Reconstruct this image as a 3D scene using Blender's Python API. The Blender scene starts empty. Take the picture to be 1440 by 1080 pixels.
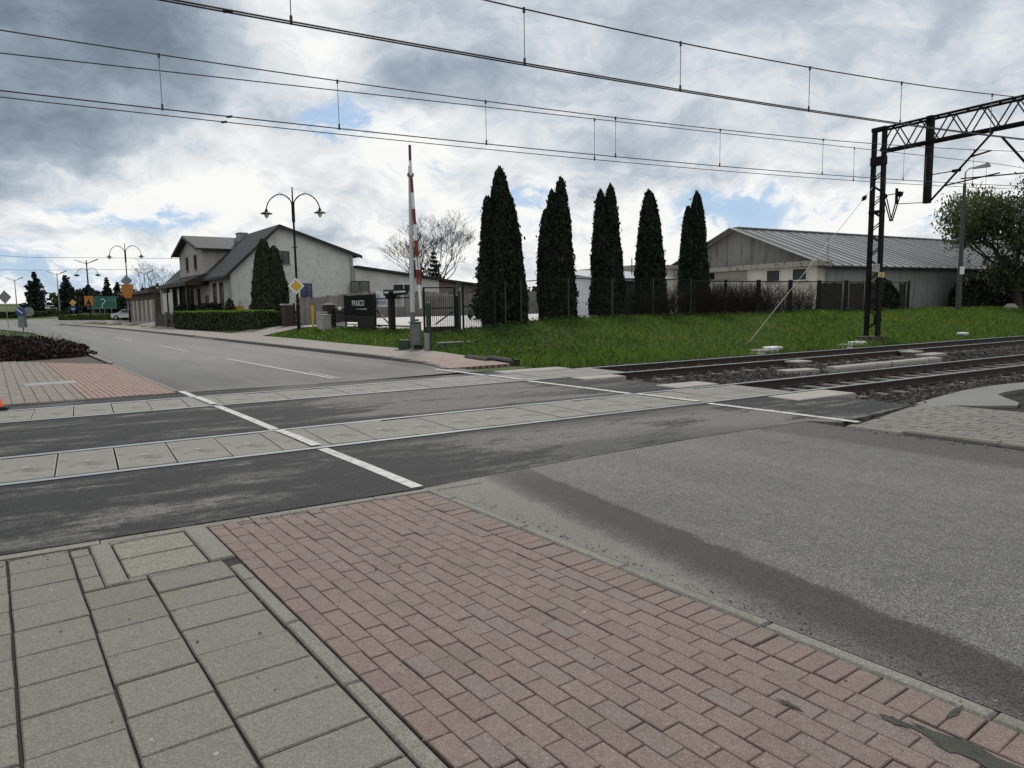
import bpy, math, random
import numpy as np
from mathutils import Vector, Matrix
from math import radians, sin, cos, pi, sqrt, atan2, degrees
random.seed(7); RNG = np.random.default_rng(7)
scene = bpy.context.scene
COL = scene.collection

# ------------------------------------------------------------------ camera
cam = bpy.data.cameras.new("camera"); cam.sensor_width = 36.0; cam.lens = 25.0
cam.clip_start = 0.05; cam.clip_end = 6000
camo = bpy.data.objects.new("camera", cam); COL.objects.link(camo)
camo.matrix_world = Matrix.Translation((0, 0, 1.6)) @ Matrix.Rotation(radians(90 - 6.33), 4, 'X') @ Matrix.Rotation(radians(-0.93), 4, 'Z')
scene.camera = camo

# ------------------------------------------------------------------ node helper
class G:
    def __init__(s, nt): s.nt = nt
    def node(s, typ, **kw):
        n = s.nt.nodes.new(typ)
        for k, v in kw.items(): setattr(n, k, v)
        return n
    def set(s, sock, v):
        if isinstance(v, bpy.types.NodeSocket): s.nt.links.new(v, sock)
        elif isinstance(v, (tuple, list)) and sock.type == 'RGBA' and len(v) == 3: sock.default_value = (*v, 1)
        else: sock.default_value = v
    def m(s, op, a, b=0.0, c=None, clamp=False):
        n = s.node('ShaderNodeMath', operation=op, use_clamp=clamp)
        s.set(n.inputs[0], a); s.set(n.inputs[1], b)
        if c is not None: s.set(n.inputs[2], c)
        return n.outputs[0]
    def add(s, a, b): return s.m('ADD', a, b)
    def mul(s, a, b): return s.m('MULTIPLY', a, b)
    def v(s, op, a, b=(0, 0, 0), scale=None):
        n = s.node('ShaderNodeVectorMath', operation=op)
        s.set(n.inputs[0], a); s.set(n.inputs[1], b)
        if scale is not None: s.set(n.inputs['Scale'], scale)
        return n.outputs['Value'] if op in ('DOT_PRODUCT', 'LENGTH', 'DISTANCE') else n.outputs['Vector']
    def mix(s, f, a, b):
        n = s.node('ShaderNodeMix', data_type='RGBA')
        s.set(n.inputs[0], f); s.set(n.inputs[6], a); s.set(n.inputs[7], b)
        return n.outputs[2]
    def noise(s, vec, scale, detail=4.0, rough=0.55, color=False):
        n = s.node('ShaderNodeTexNoise')
        s.set(n.inputs['Vector'], vec); n.inputs['Scale'].default_value = scale
        n.inputs['Detail'].default_value = detail; n.inputs['Roughness'].default_value = rough
        return n.outputs['Color'] if color else n.outputs[0]
    def vor(s, vec, scale, out='Distance'):
        n = s.node('ShaderNodeTexVoronoi'); s.set(n.inputs['Vector'], vec); n.inputs['Scale'].default_value = scale
        return n.outputs[out]
    def ss(s, x, lo, hi, a=0.0, b=1.0, kind='SMOOTHSTEP'):
        n = s.node('ShaderNodeMapRange', interpolation_type=kind)
        s.set(n.inputs[0], x); n.inputs[1].default_value = lo; n.inputs[2].default_value = hi
        n.inputs[3].default_value = a; n.inputs[4].default_value = b
        return n.outputs[0]
    def xyz(s, vec):
        n = s.node('ShaderNodeSeparateXYZ'); s.set(n.inputs[0], vec); return n.outputs
    def comb(s, x, y, z):
        n = s.node('ShaderNodeCombineXYZ'); s.set(n.inputs[0], x); s.set(n.inputs[1], y); s.set(n.inputs[2], z); return n.outputs[0]
    def ramp(s, f, stops):
        n = s.node('ShaderNodeValToRGB'); s.set(n.inputs[0], f); e = n.color_ramp.elements
        while len(e) < len(stops): e.new(0.5)
        for i, (p, c) in enumerate(stops): e[i].position = p; e[i].color = (*c, 1)
        return n.outputs[0]

# ------------------------------------------------------------------ sky, sun, exposure
SUN_EL, SUN_AZ = 46.0, -4.0        # azimuth from +Y towards +X
world = bpy.data.worlds.new("World"); scene.world = world; world.use_nodes = True
wn = world.node_tree; wn.nodes.clear(); g = G(wn)
sky = g.node('ShaderNodeTexSky', sky_type='NISHITA'); sky.sun_disc = False
sky.sun_elevation = radians(SUN_EL); sky.sun_rotation = radians(SUN_AZ)
dirv = g.v('NORMALIZE', g.node('ShaderNodeTexCoord').outputs['Generated'])
dx, dy, dz = g.xyz(dirv)
zz = g.m('MAXIMUM', dz, 0.0)
den = g.add(zz, 0.16)
plane = g.comb(g.m('DIVIDE', dx, den), g.m('DIVIDE', dy, den), 0.0)
warp = g.v('SUBTRACT', g.noise(dirv, 5.0, 4, 0.6, color=True), (0.5, 0.5, 0.5))
wdir = g.v('ADD', dirv, g.v('SCALE', warp, scale=0.13))
wx, wy, wz = g.xyz(wdir)
def blob(cx, cz, rx, rz, inner=0.0):
    a = g.m('DIVIDE', g.m('SUBTRACT', wx, cx), rx); b = g.m('DIVIDE', g.m('SUBTRACT', wz, cz), rz)
    r2 = g.m('SQRT', g.add(g.mul(a, a), g.mul(b, b)))
    return g.ss(r2, inner, 1.0, 1.0, 0.0)
pw_ = g.v('ADD', plane, g.v('SCALE', g.noise(plane, 1.6, 5, 0.55, color=True), scale=0.55))
n1 = g.noise(pw_, 0.9, 10, 0.56)                       # broad cloud fields seen in perspective
n2 = g.noise(wdir, 4.5, 10, 0.60)
n3 = g.noise(g.v('MULTIPLY', wdir, (1.0, 1.0, 2.3)), 11.0, 10, 0.62)   # cumulus edges
low = g.ss(dz, 0.24, 0.07)
opp = g.ss(dy, 0.15, -0.5)                              # clouds opposite the sun are lit from the front
B = g.add(g.mul(g.m('SUBTRACT', n1, 0.5), 0.42), g.mul(g.m('SUBTRACT', n2, 0.5), 0.50))
B = g.add(B, g.mul(g.m('SUBTRACT', n3, 0.5), g.add(0.70, g.mul(low, 1.05))))
B = g.add(B, g.add(0.71, g.add(g.mul(low, 0.20), g.mul(opp, 0.22))))
for cx, cz, rx, rz, k, inn in [(-0.53, 0.32, 0.25, 0.14, -0.38, 0.35), (-0.58, 0.20, 0.20, 0.055, -0.36, 0.2), (-0.60, 0.14, 0.07, 0.045, -0.50, 0.1),
                          (-0.06, 0.29, 0.14, 0.05, -0.20, 0.1), (0.36, 0.34, 0.46, 0.17, -0.06, 0.3), (0.36, 0.17, 0.25, 0.05, -0.06, 0.2), (0.16, 0.21, 0.14, 0.03, -0.12, 0.1),
                          (-0.25, 0.32, 0.12, 0.10, 0.30, 0.0), (-0.13, 0.22, 0.26, 0.07, 0.20, 0.0), (-0.30, 0.16, 0.30, 0.06, 0.22, 0.0),
                          (0.15, 0.09, 0.30, 0.08, 0.12, 0.0), (0.42, 0.09, 0.2, 0.06, 0.10, 0.0)]:
    B = g.add(B, g.mul(blob(cx, cz, rx, rz, inn), k))
cloud = g.ramp(B, [(0.0, (0.13, 0.17, 0.215)), (0.22, (0.20, 0.255, 0.32)), (0.45, (0.36, 0.425, 0.505)), (0.62, (0.51, 0.575, 0.65)), (0.77, (0.74, 0.785, 0.825)), (0.92, (0.92, 0.935, 0.945)), (1.0, (1.02, 1.02, 1.0))])
P = None
for cx, cz, rx, rz, k in [(-0.19, 0.235, 0.12, 0.042, 1.0), (-0.12, 0.185, 0.10, 0.022, 0.7), (-0.45, 0.128, 0.14, 0.028, 0.9), (0.29, 0.125, 0.13, 0.045, 1.0), (0.40, 0.115, 0.07, 0.03, 0.8),
                          (-0.50, 0.055, 0.22, 0.055, 0.75), (0.02, 0.135, 0.10, 0.03, 0.8), (0.03, 0.10, 0.09, 0.02, 0.5), (0.53, 0.09, 0.09, 0.03, 0.8)]:
    b = g.mul(blob(cx, cz, rx, rz, 0.15), k)
    P = b if P is None else g.m('MAXIMUM', P, b)
P = g.mul(g.ss(P, 0.12, 0.75), g.ss(n3, 0.45, 0.58, 1.0, 0.05))
bluec = g.v('ADD', g.v('SCALE', sky.outputs[0], scale=0.22), (1.9, 3.2, 5.0))
skyc = g.mix(g.mul(P, 0.82), g.v('SCALE', cloud, scale=8.0), bluec)
skyc = g.mix(g.ss(dz, -0.02, 0.0), (1.6, 1.7, 1.6), skyc)
bg = g.node('ShaderNodeBackground'); g.set(bg.inputs[0], skyc); bg.inputs[1].default_value = 0.1
wo = g.node('ShaderNodeOutputWorld'); wn.links.new(bg.outputs[0], wo.inputs[0])

sun = bpy.data.lights.new("sun", 'SUN'); sun.energy = 2.2; sun.angle = radians(10); sun.color = (1.0, 0.95, 0.88)
suno = bpy.data.objects.new("sun", sun); COL.objects.link(suno)
sd = Vector((sin(radians(SUN_AZ)) * cos(radians(SUN_EL)), cos(radians(SUN_AZ)) * cos(radians(SUN_EL)), sin(radians(SUN_EL))))
suno.rotation_euler = sd.to_track_quat('Z', 'Y').to_euler()
vs = scene.view_settings; vs.view_transform = 'Standard'; vs.look = 'None'; vs.exposure = 0.24; vs.gamma = 1.0
vs.use_curve_mapping = False
scene.cycles.max_bounces = 6; scene.cycles.transparent_max_bounces = 8

# ------------------------------------------------------------------ frames of the place (metres)
TA = radians(59.0); RA = radians(-36.1)
tv = np.array([sin(TA), cos(TA)]); nv = np.array([-tv[1], tv[0]])     # along / across the railway
rv = np.array([sin(RA), cos(RA)]); qv = np.array([rv[1], -rv[0]])     # along / across the road
def T(s, d, z=0.0): p = s * tv + d * nv; return (float(p[0]), float(p[1]), z)
def U(u, v, z=0.0): p = u * rv + v * qv; return (float(p[0]), float(p[1]), z)
def UV2(s, d): p = s * tv + d * nv; return float(p @ rv), float(p @ qv)
def SD(x, y): p = np.array([x, y]); return float(p @ tv), float(p @ nv)
RT = radians(31.0)          # local x runs along the railway
RU = radians(36.1)          # local x runs across the road, local y along it
def sm(x): x = np.clip(x, 0, 1); return x * x * (3 - 2 * x)
def bend(u): return -0.00055 * np.maximum(0, u - 45) ** 2 * (u < 300)
def ground_z(x, y):
    x = np.asarray(x, float); y = np.asarray(y, float)
    s = x * tv[0] + y * tv[1]; d = x * nv[0] + y * nv[1]; u = x * rv[0] + y * rv[1]; v = x * qv[0] + y * qv[1]
    z = np.full(x.shape, -0.06)
    trk = sm((d - 5.95) / 0.45) * sm((15.3 - d) / 0.6)
    z = z - 0.17 * trk
    h = 0.46 + 0.42 * sm((s - 13) / 6)
    vv = v - bend(u)
    bank = sm((d - 15.75) / 11.0) ** 0.9 * sm((vv - 12.3) / 3.4)
    z = z + h * bank
    far = sm((y - 112) / 60)
    z = z + 1.25 * far
    hill = sm((u - 210) / 150) * sm((-s + 45) / 90)
    z = z + 5.2 * hill
    return z
def gz(p): return float(ground_z(np.array([p[0]]), np.array([p[1]]))[0])

# ------------------------------------------------------------------ materials
MATS = {}
def new_mat(name):
    m = bpy.data.materials.new(name); m.use_nodes = True; nt = m.node_tree
    b = nt.nodes['Principled BSDF']; return m, G(nt), b
def bump(g, b, h, strength=0.3, dist=0.01):
    n = g.node('ShaderNodeBump'); n.inputs['Strength'].default_value = strength; n.inputs['Distance'].default_value = dist
    g.set(n.inputs['Height'], h); g.nt.links.new(n.outputs[0], b.inputs['Normal'])
def simple(name, c, rough=0.6, var=0.25, scale=3.0, metal=0.0, bmp=0.15, dirt=None, fine=40.0, spec=0.4):
    """painted / metal / plaster with mottled tone, fine grain and optional dirt patches"""
    if name in MATS: return MATS[name]
    m, g, b = new_mat(name)
    co = g.node('ShaderNodeTexCoord').outputs['Object']
    n = g.noise(co, scale, 5, 0.6); f = g.noise(co, fine, 3, 0.6)
    k = g.add(g.mul(g.m('SUBTRACT', n, 0.5), 2 * var), g.mul(g.m('SUBTRACT', f, 0.5), var))
    lo = tuple(x * (1 - 0.9) for x in c)
    colr = g.v('SCALE', c, scale=g.m('MAXIMUM', g.add(1.0, k), 0.1))
    if dirt:
        dm = g.ss(g.noise(co, dirt[1], 6, 0.65), dirt[2], dirt[2] + 0.14)
        colr = g.mix(dm, colr, dirt[0])
    g.set(b.inputs['Base Color'], colr); b.inputs['Roughness'].default_value = rough; b.inputs['Metallic'].default_value = metal
    b.inputs['Specular IOR Level'].default_value = spec
    if bmp: bump(g, b, g.add(n, g.mul(f, 0.5)), bmp, 0.02)
    MATS[name] = m; return m
def island(name, cols, rough=0.7, trans=0.0, spec=0.2, patch=None):
    """leaves, stones: every loose piece its own tone"""
    if name in MATS: return MATS[name]
    m, g, b = new_mat(name)
    r = g.node('ShaderNodeNewGeometry').outputs['Random Per Island']
    st = [(i / (len(cols) - 1), c) for i, c in enumerate(cols)]
    c = g.ramp(r, st)
    if patch:
        co = g.node('ShaderNodeTexCoord').outputs['Object']; c = g.mix(g.ss(g.noise(co, patch[1], 4, 0.6), 0.52, 0.66), c, g.v('MULTIPLY', c, patch[0]))
    g.set(b.inputs['Base Color'], c); b.inputs['Roughness'].default_value = rough; b.inputs['Specular IOR Level'].default_value = spec
    if trans:
        t = g.node('ShaderNodeBsdfTranslucent'); g.set(t.inputs[0], g.v('MULTIPLY', c, (1.3, 1.5, 0.7)))
        mx = g.node('ShaderNodeMixShader'); mx.inputs[0].default_value = trans
        out = [n for n in g.nt.nodes if n.type == 'OUTPUT_MATERIAL'][0]
        g.nt.links.new(b.outputs[0], mx.inputs[1]); g.nt.links.new(t.outputs[0], mx.inputs[2]); g.nt.links.new(mx.outputs[0], out.inputs[0])
    MATS[name] = m; return m
def world_uv(g):
    pos = g.node('ShaderNodeNewGeometry').outputs['Position']
    u = g.v('DOT_PRODUCT', pos, (rv[0], rv[1], 0)); v = g.v('DOT_PRODUCT', pos, (qv[0], qv[1], 0))
    s = g.v('DOT_PRODUCT', pos, (tv[0], tv[1], 0)); d = g.v('DOT_PRODUCT', pos, (nv[0], nv[1], 0))
    return pos, u, v, s, d
def band(g, x, c, w, soft):
    return g.ss(g.m('ABSOLUTE', g.m('SUBTRACT', x, c)), w, w + soft, 1.0, 0.0)

def mat_asphalt_old():
    m, g, b = new_mat('old grey asphalt'); pos, u, v, s, d = world_uv(g)
    st = g.comb(g.mul(u, 0.25), v, 0.0)
    big = g.noise(st, 0.9, 5, 0.6); mid = g.noise(pos, 6.0, 5, 0.65); sp = g.noise(pos, 120.0, 2, 0.7); vo = g.vor(pos, 150.0, 'Color')
    vr = g.xyz(vo)[0]
    c = g.ramp(big, [(0.3, (0.104, 0.103, 0.099)), (0.7, (0.152, 0.149, 0.142))])
    c = g.v('SCALE', c, scale=g.add(0.40, g.mul(vr, 0.95)))
    c = g.mix(g.mul(g.ss(g.xyz(vo)[1], 0.90, 0.94), 0.55), c, (0.36, 0.35, 0.33))
    c = g.mix(g.mul(g.ss(g.xyz(vo)[2], 0.90, 0.94), 0.7), c, (0.03, 0.03, 0.03))
    c = g.v('SCALE', c, scale=g.add(0.72, g.mul(mid, 0.56)))
    vn = g.add(v, g.mul(g.m('SUBTRACT', g.noise(pos, 2.2, 6, 0.7), 0.5), 0.24))
    vf = g.add(vn, g.mul(g.m('SUBTRACT', g.noise(pos, 40.0, 3, 0.7), 0.5), 0.16))
    ww = g.m('SUBTRACT', vf, g.mul(u, 0.15))          # damp gutter beside the near kerb, drying towards the kerb further on
    gut = g.mul(g.mul(g.ss(ww, 3.37, 3.31), g.ss(ww, 2.70, 3.05)), g.ss(u, 5.5, 4.9, 0.75, 1.0))
    far_side = g.mul(g.ss(vf, 7.55, 7.80), 0.62)
    damp = g.mul(g.m('MAXIMUM', gut, far_side), g.ss(u, 6.3, 6.2))
    c = g.mix(g.mul(damp, 0.90), c, g.v('SCALE', (0.040, 0.038, 0.035), scale=g.add(0.35, g.mul(vr, 1.4))))
    dust = g.mul(g.mul(g.ss(ww, 2.86, 2.74), g.ss(u, 6.0, 5.4)), g.ss(u, 1.9, 2.7))
    c = g.mix(g.mul(dust, 0.45), c, (0.20, 0.19, 0.165))
    c = g.mix(g.mul(g.mul(g.ss(ww, 2.95, 2.85), g.ss(u, 2.6, 1.9)), 0.45), c, g.v('SCALE', (0.07, 0.067, 0.060), scale=g.add(0.35, g.mul(vr, 1.4))))
    # worn wheel tracks and tar lines on the far road
    farr = g.ss(u, 14.0, 17.0)
    wt = g.m('MAXIMUM', band(g, vn, 4.0, 0.25, 0.5), band(g, vn, 8.0, 0.25, 0.5))
    c = g.mix(g.mul(g.mul(wt, farr), 0.55), c, (0.075, 0.076, 0.080))
    edge = g.mul(g.m('MAXIMUM', band(g, vn, 3.05, 0.1, 0.5), band(g, vn, 9.3, 0.1, 0.5)), farr)
    c = g.mix(g.mul(edge, 0.6), c, (0.06, 0.058, 0.056))
    patch = g.mul(g.ss(g.noise(g.comb(g.mul(u, 0.12), v, 3.0), 1.3, 5, 0.6), 0.56, 0.64), farr)
    c = g.mix(g.mul(patch, 0.6), c, (0.075, 0.076, 0.08))
    c = g.v('SCALE', c, scale=g.ss(farr, 0, 1, 1.0, 0.85))
    ve = g.node('ShaderNodeTexVoronoi', feature='DISTANCE_TO_EDGE'); g.set(ve.inputs['Vector'], g.v('ADD', pos, g.v('SCALE', g.noise(pos, 2.5, 5, 0.65, color=True), scale=0.6))); ve.inputs['Scale'].default_value = 0.33
    crk = g.mul(g.ss(ve.outputs[0], 0.0022, 0.0008), g.ss(g.noise(pos, 0.8, 3, 0.5), 0.50, 0.58)); c = g.mix(g.mul(crk, 0.8), c, (0.03, 0.03, 0.028))
    oil = g.ss(g.noise(g.comb(g.mul(u, 0.5), v, 7.0), 2.4, 6, 0.7), 0.66, 0.76); c = g.mix(g.mul(oil, 0.35), c, (0.06, 0.058, 0.056))
    g.set(b.inputs['Base Color'], c)
    g.set(b.inputs['Roughness'], g.add(0.62, g.mul(vr, 0.2))); g.set(b.inputs['Specular IOR Level'], g.ss(u, 12.0, 30.0, 0.14, 0.6))
    bump(g, b, g.add(vr, g.mul(sp, 0.6)), 0.55, 0.004)
    return m
def mat_asphalt_crossing():
    m, g, b = new_mat('patchy dark crossing asphalt'); pos, u, v, s, d = world_uv(g)
    st = g.comb(g.mul(s, 0.22), d, 0.0)
    stw = g.v('ADD', st, g.v('SCALE', g.noise(pos, 1.5, 5, 0.6, color=True), scale=0.35))
    n = g.noise(stw, 2.6, 9, 0.66); big = g.noise(stw, 0.6, 3, 0.5)
    vo = g.xyz(g.vor(pos, 150.0, 'Color'))[0]; mid = g.noise(pos, 9.0, 6, 0.72)
    lanes = g.m('SUBTRACT', g.mul(g.mul(g.ss(v, 3.4, 5.6), g.ss(v, 9.4, 8.2)), 0.17), 0.005)
    wv = g.add(n, g.add(lanes, g.mul(g.m('SUBTRACT', mid, 0.5), 0.22)))
    wear = g.ss(wv, 0.475, 0.60)
    dust = g.mul(g.ss(wv, 0.55, 0.64), g.ss(big, 0.38, 0.50))
    c = g.mix(wear, (0.030, 0.0305, 0.032), (0.088, 0.087, 0.084))
    c = g.mix(g.mul(dust, 0.55), c, (0.19, 0.183, 0.168))
    seam = g.mul(g.m('MAXIMUM', band(g, d, 9.72, 0.05, 0.12), g.m('MAXIMUM', band(g, d, 12.60, 0.04, 0.1), band(g, d, 7.95, 0.03, 0.15))), 0.6)
    c = g.mix(seam, c, (0.022, 0.022, 0.023))
    c = g.v('SCALE', c, scale=g.add(0.45, g.mul(vo, 1.05)))
    g.set(b.inputs['Base Color'], c); g.set(b.inputs['Roughness'], g.ss(wear, 0, 1, 0.75, 0.85, 'LINEAR')); b.inputs['Specular IOR Level'].default_value = 0.10
    bump(g, b, g.add(vo, g.mul(mid, 0.8)), 0.5, 0.004)
    return m
def mat_brick(name, cols, moss=(0.10, 0.10, 0.075), grain=210.0, blotch=0.5):
    m, g, b = new_mat(name); pos = g.node('ShaderNodeNewGeometry').outputs['Position']
    r = g.node('ShaderNodeNewGeometry').outputs['Random Per Island']
    c = g.ramp(r, [(i / (len(cols) - 1), x) for i, x in enumerate(cols)])
    sp = g.xyz(g.vor(pos, grain, 'Color'))[0]; n = g.noise(pos, 2.2, 6, 0.65); n2 = g.noise(pos, 17.0, 5, 0.7)
    c = g.v('SCALE', c, scale=g.add(0.72, g.mul(sp, 0.54)))
    c = g.mix(g.mul(g.ss(g.xyz(g.vor(pos, grain, 'Color'))[1], 0.92, 0.95), 0.35), c, (0.34, 0.32, 0.29))
    c = g.v('SCALE', c, scale=g.add(1.0 - blotch / 2, g.mul(n2, blotch)))
    c = g.mix(g.mul(g.ss(n, 0.52, 0.72), 0.45), c, moss)
    st = g.ss(g.noise(pos, 4.5, 7, 0.7), 0.66, 0.74)
    c = g.mix(g.mul(st, 0.45), c, (0.085, 0.08, 0.07))
    spot = g.ss(g.vor(pos, 3.1, 'Distance'), 0.035, 0.028)      # chewing-gum spots
    c = g.mix(g.mul(spot, 0.6), c, (0.36, 0.35, 0.33))
    g.set(b.inputs['Base Color'], c); b.inputs['Roughness'].default_value = 0.82; b.inputs['Specular IOR Level'].default_value = 0.3
    bump(g, b, g.add(sp, g.mul(n2, 1.5)), 0.5, 0.0025)
    return m
def mat_ground():
    m, g, b = new_mat('soil, grass and stones'); pos, u, v, s, d = world_uv(g)
    n = g.noise(pos, 1.2, 6, 0.65); f = g.noise(pos, 22.0, 4, 0.7); big = g.noise(pos, 0.05, 4, 0.6)
    gr = g.ramp(n, [(0.3, (0.028, 0.045, 0.016)), (0.55, (0.045, 0.072, 0.024)), (0.75, (0.075, 0.085, 0.035))])
    gr = g.mix(g.ss(big, 0.45, 0.6), gr, (0.085, 0.105, 0.040))
    gr = g.v('SCALE', gr, scale=g.add(0.6, g.mul(f, 0.8)))
    st = g.xyz(g.vor(pos, 16.0, 'Color'))[0]
    bal = g.v('SCALE', (0.026, 0.025, 0.024), scale=g.add(0.3, g.mul(st, 1.3)))
    zone = g.mul(g.ss(d, 5.7, 6.1), g.ss(d, 15.9, 15.5))
    zone = g.m('MAXIMUM', zone, g.mul(g.mul(g.ss(v, 11.3, 11.9), g.ss(d, 6.6, 6.2)), g.ss(f, 0.3, 0.5, 0.6, 1.0)))
    soil = g.mul(g.ss(d, 5.9, 5.7), g.ss(v, 8.0, 7.5))
    c = g.mix(zone, gr, bal)
    c = g.mix(soil, c, (0.020, 0.018, 0.014))
    g.set(b.inputs['Base Color'], c); b.inputs['Roughness'].default_value = 0.95; b.inputs['Specular IOR Level'].default_value = 0.15
    bump(g, b, g.add(f, st), 0.8, 0.03)
    return m
def mat_line():
    m, g, b = new_mat('worn white road paint'); pos = g.node('ShaderNodeNewGeometry').outputs['Position']
    n = g.noise(pos, 9.0, 7, 0.75); f = g.noise(pos, 60.0, 4, 0.7)
    w = g.ss(g.add(g.mul(n, 0.75), g.mul(f, 0.35)), 0.50, 0.66)
    c = g.mix(g.mul(w, 0.7), (0.46, 0.46, 0.445), (0.13, 0.13, 0.125))
    g.set(b.inputs['Base Color'], c); b.inputs['Roughness'].default_value = 0.75
    return m
def mat_plaster(name, c, streak=(0.16, 0.15, 0.14), amount=0.5, bricks=False, sk=0.16):
    if name in MATS: return MATS[name]
    m, g, b = new_mat(name); co = g.node('ShaderNodeTexCoord').outputs['Object']
    x, y, z = g.xyz(co)
    st = g.noise(g.comb(g.mul(x, 1.4), g.mul(y, 1.4), g.mul(z, sk)), 1.6, 6, 0.65)
    n = g.noise(co, 0.55, 7, 0.68); f = g.noise(co, 26.0, 4, 0.7)
    cc = g.v('SCALE', c, scale=g.add(0.72, g.mul(n, 0.56)))
    cc = g.mix(g.mul(g.ss(st, 0.48, 0.72), amount), cc, streak)
    low = g.mul(g.ss(g.add(z, g.mul(n, 2.0)), 2.4, 0.8), 0.6)
    cc = g.mix(g.mul(low, amount), cc, tuple(0.6 * k for k in streak))
    if bricks:
        pat = g.ss(n, 0.53, 0.56); br = g.node('ShaderNodeTexBrick'); g.set(br.inputs['Vector'], g.comb(x, z, 0.0)); br.inputs['Scale'].default_value = 3.0
        br.inputs['Color1'].default_value = (0.30, 0.28, 0.25, 1); br.inputs['Color2'].default_value = (0.22, 0.20, 0.18, 1); br.inputs['Mortar'].default_value = (0.16, 0.15, 0.14, 1)
        cc = g.mix(g.mul(pat, g.mul(g.ss(z, 2.4, 1.6), g.ss(x, 3.6, 2.4))), cc, br.outputs[0])
    cc = g.v('SCALE', cc, scale=g.add(0.86, g.mul(f, 0.28)))
    g.set(b.inputs['Base Color'], cc); b.inputs['Roughness'].default_value = 0.9; b.inputs['Specular IOR Level'].default_value = 0.2
    bump(g, b, g.add(f, n), 0.35, 0.02)
    MATS[name] = m; return m
def mat_planks(name, c, axis=0, pitch=0.12, dark=0.35):
    if name in MATS: return MATS[name]
    m, g, b = new_mat(name); co = g.node('ShaderNodeTexCoord').outputs['Object']
    r = g.node('ShaderNodeNewGeometry').outputs['Random Per Island']
    x, y, z = g.xyz(co)
    gr = g.noise(g.comb(g.mul(x, 14.0), g.mul(y, 14.0), g.mul(z, 0.8)), 2.0, 5, 0.65); n = g.noise(co, 0.8, 5, 0.6)
    cc = g.v('SCALE', c, scale=g.add(0.55, g.add(g.mul(r, 0.4), g.mul(gr, 0.5))))
    cc = g.mix(g.mul(g.ss(n, 0.5, 0.75), 0.5), cc, tuple(dark * k for k in c))
    g.set(b.inputs['Base Color'], cc); b.inputs['Roughness'].default_value = 0.9; b.inputs['Specular IOR Level'].default_value = 0.2
    bump(g, b, gr, 0.4, 0.01)
    MATS[name] = m; return m
def mat_roofsheet(name, c, pitch, axis=0, moss=None):
    if name in MATS: return MATS[name]
    m, g, b = new_mat(name); co = g.node('ShaderNodeTexCoord').outputs['Object']
    ax = g.xyz(co)[axis]
    n = g.noise(co, 0.5, 6, 0.65); f = g.noise(co, 9.0, 5, 0.65)
    fr = g.m('FRACT', g.m('DIVIDE', ax, pitch)); seam = g.ss(g.m('ABSOLUTE', g.m('SUBTRACT', fr, 0.86)), 0.05, 0.12, 0.5, 0.0) if axis == 0 else 0.0
    pan = g.node('ShaderNodeTexWhiteNoise', noise_dimensions='1D'); g.set(pan.inputs['W'], g.m('FLOOR', g.m('DIVIDE', ax, pitch)))
    cc = g.v('SCALE', c, scale=g.add(0.55, g.add(g.mul(n, 0.55), g.mul(pan.outputs[0], 0.3))))
    rust = g.ss(g.noise(co, 0.8, 7, 0.7), 0.56, 0.72)
    if moss: cc = g.mix(g.mul(rust, 0.5), cc, moss)
    if axis == 0: cc = g.mix(seam, cc, (0.04, 0.04, 0.042))
    cc = g.v('SCALE', cc, scale=g.add(0.8, g.mul(f, 0.4)))
    g.set(b.inputs['Base Color'], cc); b.inputs['Roughness'].default_value = 0.72; b.inputs['Specular IOR Level'].default_value = 0.2
    bump(g, b, f, 0.15, 0.02)
    MATS[name] = m; return m
def glass(name='dark window glass', c=(0.02, 0.024, 0.03)):
    if name in MATS: return MATS[name]
    m, g, b = new_mat(name); co = g.node('ShaderNodeTexCoord').outputs['Object']
    n = g.noise(co, 1.7, 4, 0.6)
    g.set(b.inputs['Base Color'], g.v('SCALE', c, scale=g.add(0.4, g.mul(n, 1.4)))); b.inputs['Roughness'].default_value = 0.12
    b.inputs['Specular IOR Level'].default_value = 0.5
    MATS[name] = m; return m

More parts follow.
